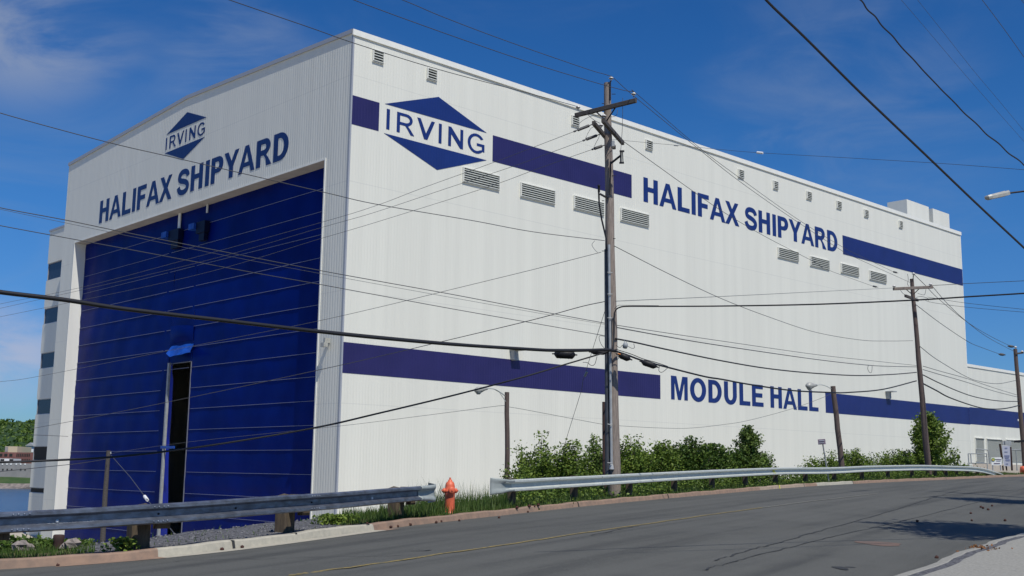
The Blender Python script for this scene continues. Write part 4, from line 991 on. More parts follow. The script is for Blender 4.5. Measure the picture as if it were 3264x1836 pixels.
# looping jumper wires on the pole head
def loop(root, pts, r=.008, mat='wire_dark', name='jumper_wire'): return part(MB().tube(smooth([P(*p) for p in pts], 8), r, 5), name, mat, root)
loop(p1, [(1985, 312, 34.9), (1984, 400, 34.9), (1980, 460, 34.9), (1978, 482, 34.9)])
loop(p1, [(1968, 350, 35.3), (1966, 365, 35.2), (1955, 372, 35.2), (1948, 372, 35.3)])
loop(p1, [(1836, 412, 34.1), (1850, 390, 34.3), (1880, 372, 34.6), (1912, 366, 34.2)], .008, 'wire')
loop(p1, [(1866, 443, 34.7), (1874, 425, 34.8), (1885, 408, 34.9), (1900, 402, 35.1)], .008, 'wire')
loop(p1, [(1892, 472, 35.0), (1900, 455, 35.1), (1908, 440, 35.2), (1911, 428, 35.3)], .008, 'wire')
loop(p1, [(1868, 360, 35.7), (1890, 380, 35.2), (1912, 393, 35.1)], .010)
loop(p1, [(1896, 767, 35.2), (1887, 780, 35.2), (1895, 795, 35.2), (1905, 805, 35.3)], .007)
loop(p1, [(1927, 1072, 35.2), (1910, 1072, 35.1), (1915, 1095, 35.1), (1928, 1112, 35.2)], .008)
loop(p1, [(1964, 1100, 35.2), (1975, 1108, 35.1), (1984, 1100, 35.0)], .008); loop(p1, [(2002, 1104, 34.9), (2014, 1110, 34.9), (2022, 1108, 34.8), (2020, 1095, 34.8)], .008)
loop(p1, [(1903, 1136, 35.0), (1896, 1160, 35.0), (1885, 1165, 34.9), (1872, 1156, 34.8), (1858, 1155, 34.7)], .009)
loop(p1, [(2104, 1162, 34.8), (2100, 1180, 34.8), (2108, 1187, 34.8), (2120, 1180, 34.8), (2131, 1170, 34.8)], .009)
loop(p1, [(1962, 1125, 35.2), (1972, 1140, 35.1), (1966, 1147, 35.1)], .009)
# splice closures slung on the big comms cable
def closure(px0, py0, px1, py1, D, r, label):
    a, b_ = P(px0, py0, D), P(px1, py1, D); L = (b_ - a).length; ax = b_ - a
    o = MB().lathe(a, [(.02, -.10), (.022, -.04), (r * .6, 0), (r, .05), (r, L - .05), (r * .6, L), (.022, L + .04), (.02, L + .10)], 16, ax)
    o.lathe(a, [(r * 1.06, L * .28), (r * 1.06, L * .31)], 16, ax).lathe(a, [(r * 1.06, L * .7), (r * 1.06, L * .73)], 16, ax)
    o = o.build('splice_closure', 'closure', None, tuple(a)); tag(o, label, 'cable closure', 'black splice closures on the cable')
closure(1770, 1128, 1830, 1131, 34.9, .135, 'biggest black closure, farthest left of the near pole on the thick cable')
closure(1887, 1122, 1930, 1124, 35.2, .075, 'slim black closure touching the left side of the near pole')
closure(1974, 1131, 2006, 1144, 35.0, .10, 'black closure just right of the near pole with an orange tag')
closure(2048, 1154, 2090, 1168, 34.8, .095, 'black closure farthest right on the cable, above the end of the purple band')
o = MB().lathe(P(1985, 1100, 34.9), [(.03, 0), (.09, .02), (.10, .08), (.085, .14), (.03, .16)], 14, (1, 0, -.2)).tube([P(1990, 1091, 34.9), P(1990, 1084, 34.9)], .01, 5).tube([P(1997, 1092, 34.9), P(1997, 1086, 34.9)], .01, 5).build('cable_terminal', 'steel_post', None, tuple(P(1990, 1100, 34.9)))
tag(o, 'round grey terminal hanging under a cable just right of the near pole', 'cable terminal')
part(MB().beam(P(1969, 1127, 34.85), P(1978, 1129, 34.85), .03, .03), 'tag', princ('orange_tag', (.75, .25, .04), .6)[0], p1)

D2 = 68.0
bt2 = gz_at(2961, 1500, D2); p2 = empty('utility_pole', tuple(bt2)); tag(p2, 'brown utility pole with one long crossarm in front of the maple tree', 'utility pole', 'wooden utility poles along the road')
wood_pole(p2, P(2906, 889, D2), bt2, .20, .115, 'wood_dark')
crossarm(p2, P(2846, 921, 67.4), P(2974, 915, 66.9), .12, .17, mat='wood'); crossarm(p2, P(2886, 943, 66.2), P(2925, 957, 69), .13, .16)
for a in ((2912, 873, 67.6), (2850, 913, 67.2), (2966, 907, 66.9)): insul(p2, P(*a), 1.25)
part(MB().tube([P(2911, 878, 67.7), P(2910, 900, 67.7)], .025, 6).tube([P(2888, 922, 67.3), P(2907, 938, 67.5)], .025, 6).tube([P(2930, 920, 67.2), P(2912, 938, 67.5)], .025, 6), 'arm_brace', 'closure', p2)
for a, b_ in (((2847, 866, 66.5), (2868, 872, 66.8)), ((2782, 912, 66.0), (2805, 917, 66.3))):
    part(MB().lathe(P(*a), [(.02, 0), (.06, .05), (.02, .1), (.06, .15), (.02, .2), (.06, .25), (.02, .34), (.012, .45)], 8, P(*b_) - P(*a)), 'strain_insulator', 'wire_dark', p2)
loop(p2, [(2893, 873, 67.2), (2895, 890, 67.2), (2893, 905, 67.2), (2896, 912, 67.3)], .014); loop(p2, [(2952, 918, 67), (2950, 930, 67), (2945, 940, 67.2), (2925, 935, 67.4)], .012)
loop(p2, [(2870, 925, 67), (2878, 935, 66.9), (2886, 940, 66.6)], .014); loop(p2, [(2920, 948, 67.2), (2935, 945, 67.2), (2955, 950, 67), (2960, 958, 67)], .014)
D3 = 104.0
bt3 = gz_at(3272, 1505, D3); p3 = empty('utility_pole', tuple(bt3)); tag(p3, 'brown pole at the right edge of the picture, by the lower wing', 'utility pole', 'wooden utility poles along the road')
wood_pole(p3, P(3236, 1112, D3), bt3, .24, .17, 'wood_dark')
part(MB().beam(P(3236, 1128, D3 - .2), P(3262, 1124, D3 - .2), .14, .16), 'crossarm', 'arm', p3)
for a in ((3222, 1104, D3), (3193, 1130, D3)): part(MB().lathe(P(*a), [(.03, -.3), (.12, -.1), (.12, .1), (.03, .35)], 8, (1, -.1, -.1)), 'strain_insulator', 'wire_dark', p3)
insul(p3, P(3237, 1107, D3 - .1), 1.6); insul(p3, P(3258, 1121, D3 - .2), 1.6)
# cut-off steel post behind the near pole, guy anchors, stub pole by the door
b4 = gz_at(1928, 1530, 37.6)
o = MB().beam(b4, P(1926.5, 1281, 37.6), .14, .14, (0, 1, 0)).build('steel_post', 'rust', None, tuple(b4)); tag(o, 'rusty brown square post standing hard against the near pole', 'post')
q5 = P(327, 1728, 84); b5 = Vector((q5.x, q5.y, q5.z - .5))
p5 = empty('stub_pole', tuple(b5)); tag(p5, 'short dark pole with a slanting guy wire in front of the blue door', 'pole')
part(MB().tube([b5, P(335, 1580, 84), P(346, 1436, 84)], [.20, .18, .15], 10), 'shaft', MT['arm'], p5)
part(MB().tube([P(353, 1447, 84), P(352, 1440, 84)], .06, 6), 'wire_clamp', 'steel_post', p5)
part(MB().tube([P(353, 1450, 83.8), P(415, 1520, 78), P(466, 1588, 72), P(565, 1712, 60)], .022, 5), 'guy_wire', 'wire', p5)
part(MB().tube([P(461, 1582, 72.5), P(470, 1594, 71.8)], .10, 8), 'guy_marker', 'white', p5)
# ------------------------------------------------------------------ street lamps on wooden poles
def cobra(root, neck, tipv, s=1.0):
    neck, tipv = Vector(neck), Vector(tipv); ax = tipv - neck; L = ax.length
    o = part(MB().lathe(neck, [(.03 * s, -.02), (.05 * s, 0), (.07 * s, L * .25), (.13 * s, L * .5), (.15 * s, L * .75), (.09 * s, L * .96), (.02 * s, L)], 14, ax), 'lamp_head', 'lamp', root)
    subpart(MB().lathe(neck + ax * .72 + Vector((0, 0, -.06 * s)), [(.13 * s, 0), (.12 * s, -.07 * s), (.06 * s, -.13 * s)], 14), 'lens', 'lens', root, o)
def lamp_pole(px_t, py_t, px_b, py_b, D, r, arm, head, label, mat):
    b_ = gz_at(px_b, py_b, D); root = empty('street_lamp', tuple(b_)); tag(root, label, 'street lamp', 'street lamps on short wooden poles')
    q = P(px_b, py_b, D); tp = P(px_t, py_t, D); dn = (q - tp).normalized()
    bot = q + dn * max(0, (q.z - b_.z)); wood_pole(root, tp, bot, r * 1.2, r, mat)
    part(MB().tube(smooth([P(*a) for a in arm], 6), .022, 7), 'lamp_arm', 'galv', root)
    cobra(root, P(*head[0]), P(*head[1]), D / 50.0)
    return root
lamp_pole(1616, 1250, 1617, 1530, 46, .095, [(1612, 1264, 46), (1597, 1252, 45.7), (1575, 1240, 45.3), (1552, 1238, 45)], [(1553, 1239, 45), (1514, 1245, 44.6)], 'street lamp with a drooping head over the white wall, left of the bushes', 'wood_dark')
lamp_pole(2655, 1231, 2684, 1490, 62, .135, [(2651, 1240, 62), (2632, 1230, 61.5), (2615, 1226, 61), (2602, 1228, 60.7)], [(2603, 1228, 60.7), (2571, 1230, 60.2)], 'street lamp overlapping the start of the lower navy band', 'wood_dark')
part(MB().tube([P(1612, 1280, 45.9), P(1592, 1250, 45.6), P(1578, 1242, 45.4)], .015, 6), 'arm_brace', 'galv', bpy.data.objects['street_lamp'])
# near lamp at the right edge; its pole stands just outside the picture
ah = P(3212, 616, 37.2); pole_x = P(3212, 616, 37.2) + Vector((2.6, -.35, .45)); gzp = ground_z(pole_x.x + .1, pole_x.y)
lr = empty('street_lamp', (pole_x.x + .1, pole_x.y, gzp - .2)); tag(lr, 'long grey lamp head reaching in against the sky from the right edge', 'street lamp')
part(MB().tube([(pole_x.x + .1, pole_x.y, gzp - .2), (pole_x.x + .1, pole_x.y, pole_x.z + .5)], [.15, .11], 14), 'shaft', 'wood', lr)
part(MB().tube([tuple(pole_x), tuple(ah + Vector((1.3, -.1, .16))), tuple(ah)], .03, 8), 'lamp_arm', 'closure', lr)
a_, b_ = P(3214, 613, 37.2), P(3143, 629, 36.8); ax = (b_ - a_); L = ax.length; pr_ = ax.normalized()
o = MB(); side = pr_.cross(Vector((0, 0, 1))).normalized(); upv = side.cross(pr_); secs = [(0, .07, .06, .08), (.06, .10, .065, .10), (.22, .10, .06, .09), (.24, .13, .075, .10), (.85, .13, .06, .09), (.97, .10, .045, .07), (1.0, .05, .02, .03)]
for f, wd, hu, hdn in secs:
    c_ = a_ + ax * f
    o.v += [tuple(c_ + side * x + upv * z) for x, z in ((-wd, 0), (-wd * .75, hu), (wd * .75, hu), (wd, 0), (wd * .9, -hdn), (-wd * .9, -hdn))]
for i in range(len(secs) - 1):
    for k in range(6): o.f.append([i * 6 + k, i * 6 + (k + 1) % 6, (i + 1) * 6 + (k + 1) % 6, (i + 1) * 6 + k]); o.mi.append(0); o.sm.append(False)
o.f.append([0, 1, 2, 3, 4, 5]); o.mi.append(0); o.sm.append(False); n6 = 6 * (len(secs) - 1); o.f.append([n6 + k for k in range(5, -1, -1)]); o.mi.append(0); o.sm.append(False)
hh_ = part(o, 'lamp_head', 'lamp', lr)
subpart(MB().beam(a_ + ax * .28 - upv * .10, a_ + ax * .88 - upv * .095, .19, .03, upv), 'lens', 'lens', lr, hh_)
# ------------------------------------------------------------------ cables (photo-measured, each at its own distance)
def cable(label, pts, r, mat='wire_dark', twist=0, cat='cable', closed=None):
    q = smooth([P(*p) for p in pts], 10 if not twist else 40)
    if twist:
        for i, v in enumerate(q): v.x += .007 * math.sin(i * .33); v.z += .007 * math.cos(i * .29)
    if r < .016: r *= .85
    o = MB().tube(q, r, 6).build('overhead_cable', mat, None, tuple(q[0])); tag(o, label, cat, 'overhead cables'); return o
def cab(label, pts, D0, D1, r, mat='wire_dark', **k):   # depth runs linearly in 1/D from the first to the last point
    n = len(pts); xs_ = [p[0] for p in pts]; out = []
    for p in pts:
        t = (p[0] - xs_[0]) / (xs_[-1] - xs_[0]); out.append((p[0], p[1], 1 / (1 / D0 + (1 / D1 - 1 / D0) * t)))
    return cable(label, out, r, mat, **k)
cab('high cable crossing the hall roof corner down to the left crossarm insulator', [(520, -75), (732, 0), (1000, 92), (1133, 139), (1400, 222), (1700, 301), (1842, 340)], 22, 35.9, .013)
cab('high cable against the sky meeting the right crossarm insulator', [(960, -62), (1128, 0), (1262, 50), (1480, 128), (1700, 203), (1880, 258), (1985, 287), (2019, 292)], 25, 34.6, .013)
cab('topmost cable against the sky meeting the pin on the pole top', [(1110, -60), (1283, 0), (1402, 50), (1550, 107), (1700, 161), (1880, 223), (1922, 235), (1948, 243)], 27, 35.4, .013)
cab('cable from the left edge under the roof logo, across HALIFAX and down to mid pole', [(-150, 308), (0, 360), (338, 452), (580, 508), (1029, 612), (1200, 651), (1500, 702), (1700, 739), (1927, 767)], 24, 35.3, .012)
cab('upper of two slack cables crossing the top of the blue door', [(-150, 625), (0, 662), (207, 701), (400, 741), (756, 811), (1019, 862), (1200, 895), (1450, 940), (1700, 988), (1928, 1030)], 24, 35.3, .012)
cab('thin companion wire just under the upper slack cable', [(0, 667), (400, 750), (756, 822), (1200, 905), (1700, 995), (1928, 1034)], 24.5, 35.4, .006, 'wire')
cab('lower of two slack cables crossing the top of the blue door', [(-150, 688), (0, 719), (400, 793), (802, 868), (1017, 906), (1200, 940), (1450, 986), (1700, 1030), (1928, 1070)], 24, 35.3, .011)
cab('thickest black cable, running from the left edge across the door to the closures', [(-150, 905), (0, 931), (200, 955), (400, 985), (700, 1020), (1011, 1056), (1200, 1076), (1450, 1098), (1700, 1114), (1775, 1117), (1850, 1117), (1930, 1115), (1962, 1119)], 21.5, 35.2, .047, 'black')
cab('thin lashing strand lying along the thickest black cable', [(1005, 1050), (1200, 1070), (1450, 1093), (1700, 1111), (1930, 1112)], 31, 35.2, .010, 'black')
cab('black cable rising from the lower left edge across the doorway gap to the pole', [(-150, 1476), (0, 1473), (132, 1469), (400, 1453), (700, 1415), (1011, 1362), (1200, 1319), (1450, 1259), (1674, 1200), (1790, 1165), (1901, 1132), (1945, 1118)], 24, 35.2, .024, 'black')
cab('wire from the stair tower climbing past the door gap and band to the pole', [(97, 1367), (263, 1336), (610, 1266), (1003, 1182), (1200, 1138), (1450, 1079), (1700, 1019), (1850, 978), (1928, 961)], 70, 35.4, .015)
cab('thin wire from the left edge climbing to the pole above the door gap', [(-100, 1232), (0, 1217), (110, 1202), (500, 1125), (947, 1037), (1200, 981), (1450, 920), (1700, 859), (1916, 804)], 60, 35.4, .010, 'wire')
cab('uppermost of three fine strained wires fanning left over the blue door', [(-100, 996), (0, 969), (250, 918), (600, 826), (1027, 708), (1200, 655), (1345, 600), (1570, 519), (1701, 469), (1828, 420)], 60, 34.1, .009, 'wire')
cab('middle of three fine strained wires fanning left over the blue door', [(-100, 1005), (0, 983), (600, 845), (1029, 724), (1200, 675), (1425, 600), (1630, 532), (1762, 484), (1857, 449)], 60, 34.7, .009, 'wire')
cab('lowest of three fine strained wires fanning left over the blue door', [(-100, 1030), (0, 1010), (600, 883), (1027, 759), (1200, 708), (1543, 600), (1700, 543), (1820, 500), (1886, 477)], 60, 35.2, .009, 'wire')
cab('thin dark wire low at the left edge ending over the blue door', [(-60, 1508), (0, 1503), (130, 1490), (259, 1476), (345, 1462)], 60, 83.6, .020)
cab('fine wire from the stub pole to the stair tower face', [(97, 1386), (150, 1388), (217, 1391)], 100, 112, .02, 'wire')
cab('fine wire between the stub pole and the left street lamp', [(352, 1447), (400, 1437), (608, 1408), (850, 1382), (1081, 1358), (1200, 1344), (1450, 1312), (1570, 1296), (1612, 1292)], 83.5, 45.9, .010, 'wire')
cab('sagging fine wire from the left street lamp under MODULE HALL', [(1617, 1300), (1647, 1301), (1919, 1352), (1971, 1357), (2100, 1364), (2200, 1364.5), (2300, 1354), (2386, 1340), (2524, 1303), (2628, 1265), (2655, 1250)], 46, 61.9, .011, 'wire')
cab('thick black cable leaving the near pole to the right, level over the white wall', [(1958, 1000), (1963, 988), (1975, 980), (2000, 976.5), (2100, 976.5), (2300, 975.5), (2600, 970), (2906, 957), (3100, 945), (3264, 935), (3420, 924)], 35.3, 29, .021, 'black')
cable('black riser cable bending down the right flank of the near pole', [(1950, 1120, 35.2), (1954, 1108, 35.2), (1957, 1060, 35.3), (1957, 1020, 35.3), (1959, 1000, 35.3)], .028, 'black')
cable('thin strand above the bend where the level cable leaves the pole', [(1958, 985, 35.3), (1970, 974, 35.2), (1990, 973, 35.1), (2100, 974, 34.6)], .008)
cab('upper thin wire of the middle pair between the two poles', [(1962, 1036), (2130, 1062), (2300, 1087), (2600, 1130), (2780, 1150), (2921, 1165)], 35.5, 67.8, .013)
cab('lower thin wire of the middle pair, with a hanging loop', [(1962, 1043), (2130, 1074), (2300, 1102), (2600, 1145.5), (2766, 1164), (2850, 1168), (2921, 1169.5)], 35.5, 67.8, .017)
cab('slack black cable between the poles above MODULE HALL', [(1962, 1079.5), (2022, 1091), (2130, 1115), (2300, 1150), (2450, 1175), (2600, 1190), (2738, 1197), (2850, 1193), (2921, 1187)], 35.4, 67.8, .027, 'black')
cab('heavy sagging black cable drooping across the letters of MODULE HALL', [(1962, 1119), (2000, 1132), (2050, 1150), (2129, 1171), (2245, 1200), (2300, 1209), (2393, 1226), (2528, 1245), (2650, 1251), (2703, 1251), (2814, 1241), (2921, 1214)], 35.2, 67.8, .033, 'black')
cab('lashing strand above the right-hand closures', [(1962, 1113), (2010, 1128), (2050, 1144), (2090, 1155), (2129, 1168)], 35.1, 36.2, .014, 'black')
cab('wire curving down from mid near pole and levelling off at the second pole', [(1958, 784), (2130, 872), (2300, 952), (2450, 1010), (2600, 1059), (2745, 1084), (2830, 1087), (2910, 1086)], 35.5, 67.8, .014)
cab('very fine wire from the near pole to the crossarm of the second pole', [(1962, 960), (2300, 945), (2600, 930), (2844, 918)], 35.5, 67.3, .011, 'wire')
cab('fine wire leaving the second crossarm to the right edge', [(2972, 910), (3100, 903), (3264, 895), (3350, 890)], 67, 60, .016, 'wire')
cab('steep wire from the right crossarm insulator past the roof edge to the far pole', [(2019, 293), (2034, 303), (2226, 468), (2363, 571), (2540, 697), (2687, 788), (2778, 833), (2847, 866)], 34.6, 66.6, .012)
cab('steep wire from the pole-top insulator past the roof edge to the far pole', [(1948, 243), (1965, 257), (2031, 315), (2221, 470), (2360, 580), (2540, 706), (2690, 803), (2728, 822), (2902, 901)], 35.4, 67.7, .012)
cab('wire from the crossarms descending across HALIFAX to the second pole', [(1985, 449), (2221, 618), (2319, 684), (2450, 760), (2600, 837), (2633, 858), (2782, 912)], 35.0, 66.0, .012)
cab('thin span wire crossing the roof edge to the right edge of the picture', [(1952, 444), (2000, 449), (2155, 463), (2300, 477), (2422, 487), (2700, 503), (3000, 521), (3264, 541), (3400, 552)], 35.3, 24, .006)
o = MB().tube([P(2413, 486, 30.6), P(2432, 488, 30.5)], .035, 8).build('cable_weight', 'white', None, tuple(P(2413, 486, 30.6))); tag(o, 'small white marker hanging on the thin span wire against the sky', 'marker')
o = MB().tube([P(2148, 463, 32), P(2162, 464, 32)], .022, 8).build('cable_weight', 'steel_post', None, tuple(P(2148, 463, 32))); tag(o, 'small grey clamp on the thin span wire before the roof edge', 'clamp')
g0_ = gz_at(1792, 1470, 40)
cable('thin guy wire slanting from the near pole down into the bushes', [(1930, 985, 35.4), (1863, 1197, 36.8), (1852, 1248, 37.2), (1804, 1404, 39), (1790, 1470, 40)], .009, 'wire')
o = MB().tube([P(1871, 1184, 36.7), P(1864, 1199, 36.8)], .04, 8).build('guy_guard', 'steel_post', None, tuple(P(1871, 1184, 36.7))); tag(o, 'small pale tube on the slanting guy wire over the purple band', 'guy guard')
cab('thick black cable plunging from the top edge to the right edge above the lamp', [(2360, -100), (2442, 0), (2564, 118), (2736, 289), (2850, 398), (2981, 523), (3117, 653), (3264, 790), (3380, 900)], 13, 19, .018, 'black')
cab('kinked twisted black cable in the upper right sky', [(2680, -70), (2741, 0), (2834, 105), (2981, 265), (3129, 412), (3264, 527), (3380, 625)], 13, 17, .012, 'black', twist=1)
cab('left of two hair-thin wires in the upper right sky', [(2810, -70), (2873, 0), (2970, 113), (3070, 231), (3170, 345), (3264, 451), (3360, 560)], 16, 22, .003)
cab('right of two hair-thin wires in the upper right sky', [(2865, -75), (2925, 0), (3014, 112), (3104, 226), (3185, 322), (3264, 417), (3360, 530)], 16, 22, .003)
cab('thin cable cutting the top right corner of the sky', [(3075, -70), (3131, 0), (3200, 92), (3264, 182), (3340, 290)], 15, 18, .005)
cab('tiny cable end in the extreme top right corner', [(3200, -70), (3256, 0), (3280, 30)], 15, 16, .005)
# second pole onwards
cab('wire from below the second crossarm down to the far insulator', [(2918, 970), (3000, 1032), (3086, 1089), (3130, 1108), (3190, 1130)], 67.8, 103.8, .02)
cab('deeply sagging wire between the second and third poles', [(2932, 1104), (2985, 1145), (3073, 1197), (3120, 1215), (3180, 1223), (3237, 1213)], 67.8, 103.8, .02)
cab('upper steep wire to the third pole top', [(2914, 875), (2950, 910), (2990, 951), (3078, 1023), (3150, 1068), (3222, 1104)], 67.6, 103.8, .018)
cab('lower steep wire to the third pole top', [(2968, 908), (3020, 968), (3080, 1024), (3150, 1076), (3236, 1122)], 67, 103.8, .018)
cab('upper of four slack wires between second and third poles', [(2942, 1167), (3000, 1184), (3083, 1207), (3170, 1237), (3245, 1260)], 68, 103.8, .02)
cab('second of four slack wires between second and third poles', [(2942, 1178), (3000, 1195), (3083, 1219), (3170, 1247), (3249, 1267)], 68, 103.8, .022)
cab('third and thicker of four slack wires between second and third poles', [(2942, 1195), (2990, 1219), (3049, 1245), (3100, 1263), (3152, 1274), (3200, 1279), (3249, 1279.5)], 68, 103.8, .035, 'black')
cab('lowest and thickest slack cable between second and third poles', [(2942, 1222.5), (2985, 1245), (3031, 1269), (3118, 1298), (3169, 1304), (3210, 1301), (3252, 1291.5)], 68, 103.8, .045, 'black')
cab('upper thin wire leaving the second pole across the blue sky to the right', [(2957, 947), (3080, 966), (3264, 986), (3350, 994)], 67.5, 60, .014)
cab('lower thin wire leaving the second pole across the blue sky to the right', [(2950, 958), (2976, 965), (3080, 979), (3264, 995), (3350, 1002)], 67.5, 60, .014)
cable('small hanging wire loop over the white wall left of the second pole', [(2768, 1163, 57), (2766, 1176, 57), (2772, 1187, 57), (2778, 1186, 57), (2780, 1170, 57), (2779, 1165, 57)], .014, 'wire')

# ------------------------------------------------------------------ street sign, yard fittings at the right
sb = P(2643, 1537, 54); sb.z = ground_z(sb.x, sb.y) - .1
sg = empty('street_sign', tuple(sb)); tag(sg, 'small purple-grey sign on a thin leaning post behind the kerb', 'sign')
part(MB().tube([tuple(sb), tuple(P(2621, 1405, 53.5))], .033, 8), 'post', 'conduit', sg)
a_, b_ = P(2607, 1401, 53.4), P(2631, 1416, 53.4)
o = part(MB().beam(P(2607.5, 1409, 53.4), P(2631, 1407.5, 53.4), .02, .245), 'sign_panel', 'sign', sg)
subpart(MB().beam(P(2611, 1405, 53.36), P(2628, 1404, 53.36), .006, .04).beam(P(2610, 1412, 53.36), P(2627, 1411, 53.36), .006, .03), 'sign_text', 'mullion', sg, o)
def rel_thing(name, label, cat, mb, mat, org): o = mb.build(name, mat, None, tuple(org)); tag(o, label, cat); return o
DW = 112
def rail_frame(pts, r=.05): 
    mb = MB()
    for a, b_ in pts: mb.tube([P(a[0], a[1], DW), P(b_[0], b_[1], DW)], r, 6)
    return mb
o = rail_frame([((3086, 1446), (3145, 1446)), ((3086, 1446), (3090, 1505)), ((3094, 1446), (3096, 1476)), ((3090, 1476), (3147, 1477)), ((3145, 1446), (3148, 1505)), ((3112, 1432), (3112, 1446)), ((3112, 1432), (3148, 1434)), ((3116, 1454), (3143, 1455)), ((3152, 1446), (3154, 1478)), ((3148, 1434), (3152, 1446))]).build('steel_railing', 'steel_post', None, tuple(P(3090, 1505, DW)))
tag(o, 'grey tubular railing standing beside the leftmost grey louvre', 'railing')
o = rail_frame([((3222, 1433), (3246, 1434)), ((3224, 1433), (3226, 1500)), ((3238, 1434), (3242, 1500)), ((3246, 1434), (3275, 1435)), ((3176, 1433), (3190, 1434))]).build('steel_railing', 'steel_post', None, tuple(P(3226, 1500, DW)))
tag(o, 'grey railing right of the tall panel sign', 'railing')
tsn = empty('panel_sign', tuple(P(3208, 1500, DW - 2))); tag(tsn, 'tall pale lavender panel sign on two posts near the right edge', 'sign')
o = part(MB().add([P(3194, 1420, DW - 2), P(3219, 1421, DW - 2), P(3222, 1487, DW - 2), P(3200, 1485, DW - 2), P(3194, 1420, DW - 1.9), P(3219, 1421, DW - 1.9), P(3222, 1487, DW - 1.9), P(3200, 1485, DW - 1.9)], [(0, 1, 2, 3), (7, 6, 5, 4), (0, 4, 5, 1), (1, 5, 6, 2), (2, 6, 7, 3), (3, 7, 4, 0)]), 'sign_panel', princ('lavender_panel', (.42, .43, .50), .5)[0], tsn)
mb = MB()
for y, x0, x1, h in ((1428, 3203, 3211, .10), (1440, 3202, 3212, .06), (1453, 3202, 3218, .16), (1459, 3204, 3216, .10), (1466, 3206, 3219, .16), (1478, 3206, 3214, .06)): mb.beam(P(x0, y, DW - 2.03), P(x1, y + .3, DW - 2.03), .01, h)
subpart(mb, 'sign_text', princ('lavender_text', (.20, .22, .34), .6)[0], tsn, o)
part(MB().tube([P(3196, 1484, DW - 1.8), P(3198, 1500, DW - 1.8)], .07, 6).tube([P(3221, 1425, DW - 1.8), P(3226, 1500, DW - 1.8)], .09, 6).tube([P(3207, 1485, DW - 1.8), P(3209, 1500, DW - 1.8)], .07, 6), 'post', 'rust', tsn)
part(MB().beam(P(3187, 1415, DW - 1.8), P(3194, 1462, DW - 1.8), .12, .24, (0, 1, 0)), 'post', 'rust', tsn)
wsn = empty('white_sign', tuple(P(3176, 1500, DW - 4))); tag(wsn, 'low white sign with a small green and yellow round emblem', 'sign')
o = part(MB().add([P(3160, 1458, DW - 4), P(3193, 1458, DW - 4), P(3193, 1483, DW - 4), P(3161, 1483, DW - 4), P(3160, 1458, DW - 3.9), P(3193, 1458, DW - 3.9), P(3193, 1483, DW - 3.9), P(3161, 1483, DW - 3.9)], [(0, 1, 2, 3), (7, 6, 5, 4), (0, 4, 5, 1), (1, 5, 6, 2), (2, 6, 7, 3), (3, 7, 4, 0)]), 'sign_panel', 'white', wsn)
subpart(MB().lathe(P(3166.5, 1465, DW - 4.03), [(.17, 0), (.17, .02)], 20, (0, 1, 0)), 'emblem', princ('emblem_green', (.25, .36, .12), .5)[0], wsn, o)
subpart(MB().lathe(P(3165.5, 1466, DW - 4.06), [(.09, 0), (.09, .02)], 16, (0, 1, 0)), 'emblem', princ('emblem_gold', (.55, .38, .10), .5)[0], wsn, o)
mb = MB()
for y, x0, x1, h in ((1464, 3172, 3192, .05), (1469, 3176, 3190, .04), (1477, 3168, 3188, .07)): mb.beam(P(x0, y, DW - 4.03), P(x1, y, DW - 4.03), .01, h)
subpart(mb, 'sign_text', 'sign', wsn, o)
part(MB().tube([P(3164, 1483, DW - 3.9), P(3165, 1500, DW - 3.9)], .05, 6), 'post', 'mullion', wsn); part(MB().tube([P(3188, 1483, DW - 3.9), P(3190, 1500, DW - 3.9)], .05, 6), 'post', 'mullion', wsn)
e_ = P(3200, 1419, DW); rel_thing('equipment_box', 'grey box mounted above the tall panel sign', 'box', MB().box(e_ + Vector((0, -.3, 0)), P(3219, 1405, DW) + Vector((0, .4, 0))).box(P(3197, 1418, DW) + Vector((-.1, -.2, 0)), P(3200, 1407, DW) + Vector((-.001, .2, 0))), 'conduit', e_)
e_ = P(3262, 1503, 95)
rel_thing('traffic_barrel', 'bright orange barrel cut off by the right edge beside the road', 'barrel', MB().lathe(e_, [(.34, -.5), (.34, -.45), (.28, -.44), (.27, .0), (.29, .01), (.25, .32), (.20, .42), (.05, .45)], 18), 'hydrant', e_)
e_ = P(3234, 1407.5, 88)
rel_thing('sign_arm', 'dark horizontal arm reaching in from the right edge below the third pole', 'bar', MB().beam(P(3233, 1407.5, 88), P(3300, 1403, 88), .12, .18).tube([P(3300, 1400, 88), tuple(gz_at(3300, 1500, 88))], .12, 8), 'closure', e_)
rel_thing('wall_bracket', 'small white bracket on the band by the third pole', 'bracket', MB().box(P(3247, 1342, 150) - Vector((.1, .1, 0)), P(3253, 1336, 150) + Vector((.1, .1, 0))), 'white', P(3250, 1340, 150))
# ------------------------------------------------------------------ far shore buildings
def far_box(name, label, cat, x0, x1, ytop, ybot, D, mat, depth=18):
    a_, b_ = P(x0, ytop, D), P(x1, ybot, D); c_ = Vector(((a_.x + b_.x) / 2, D, b_.z)); root = empty(name, tuple(c_)); tag(root, label, cat)
    part(MB().box((a_.x, D, b_.z - 2), (b_.x, D + depth, a_.z)), 'wall', mat, root); return root
MT['brick'] = noisy('old_brick', (.22, .10, .085), (.16, .075, .065), .3, .9); MT['greywall'] = noisy('grey_block', (.30, .29, .28), (.24, .235, .23), .2, .9); MT['beige'] = princ('beige_wall', (.55, .47, .32), .8)[0]
def far_win(root, xs_, y0, y1, D, wpx, mat='dark'):
    for x in xs_:
        a_, b_ = P(x, y0, D - .15), P(x + wpx, y1, D - .15); part(MB().box((a_.x, D - .18, b_.z), (b_.x, D - .01, a_.z)), 'window', mat, root)
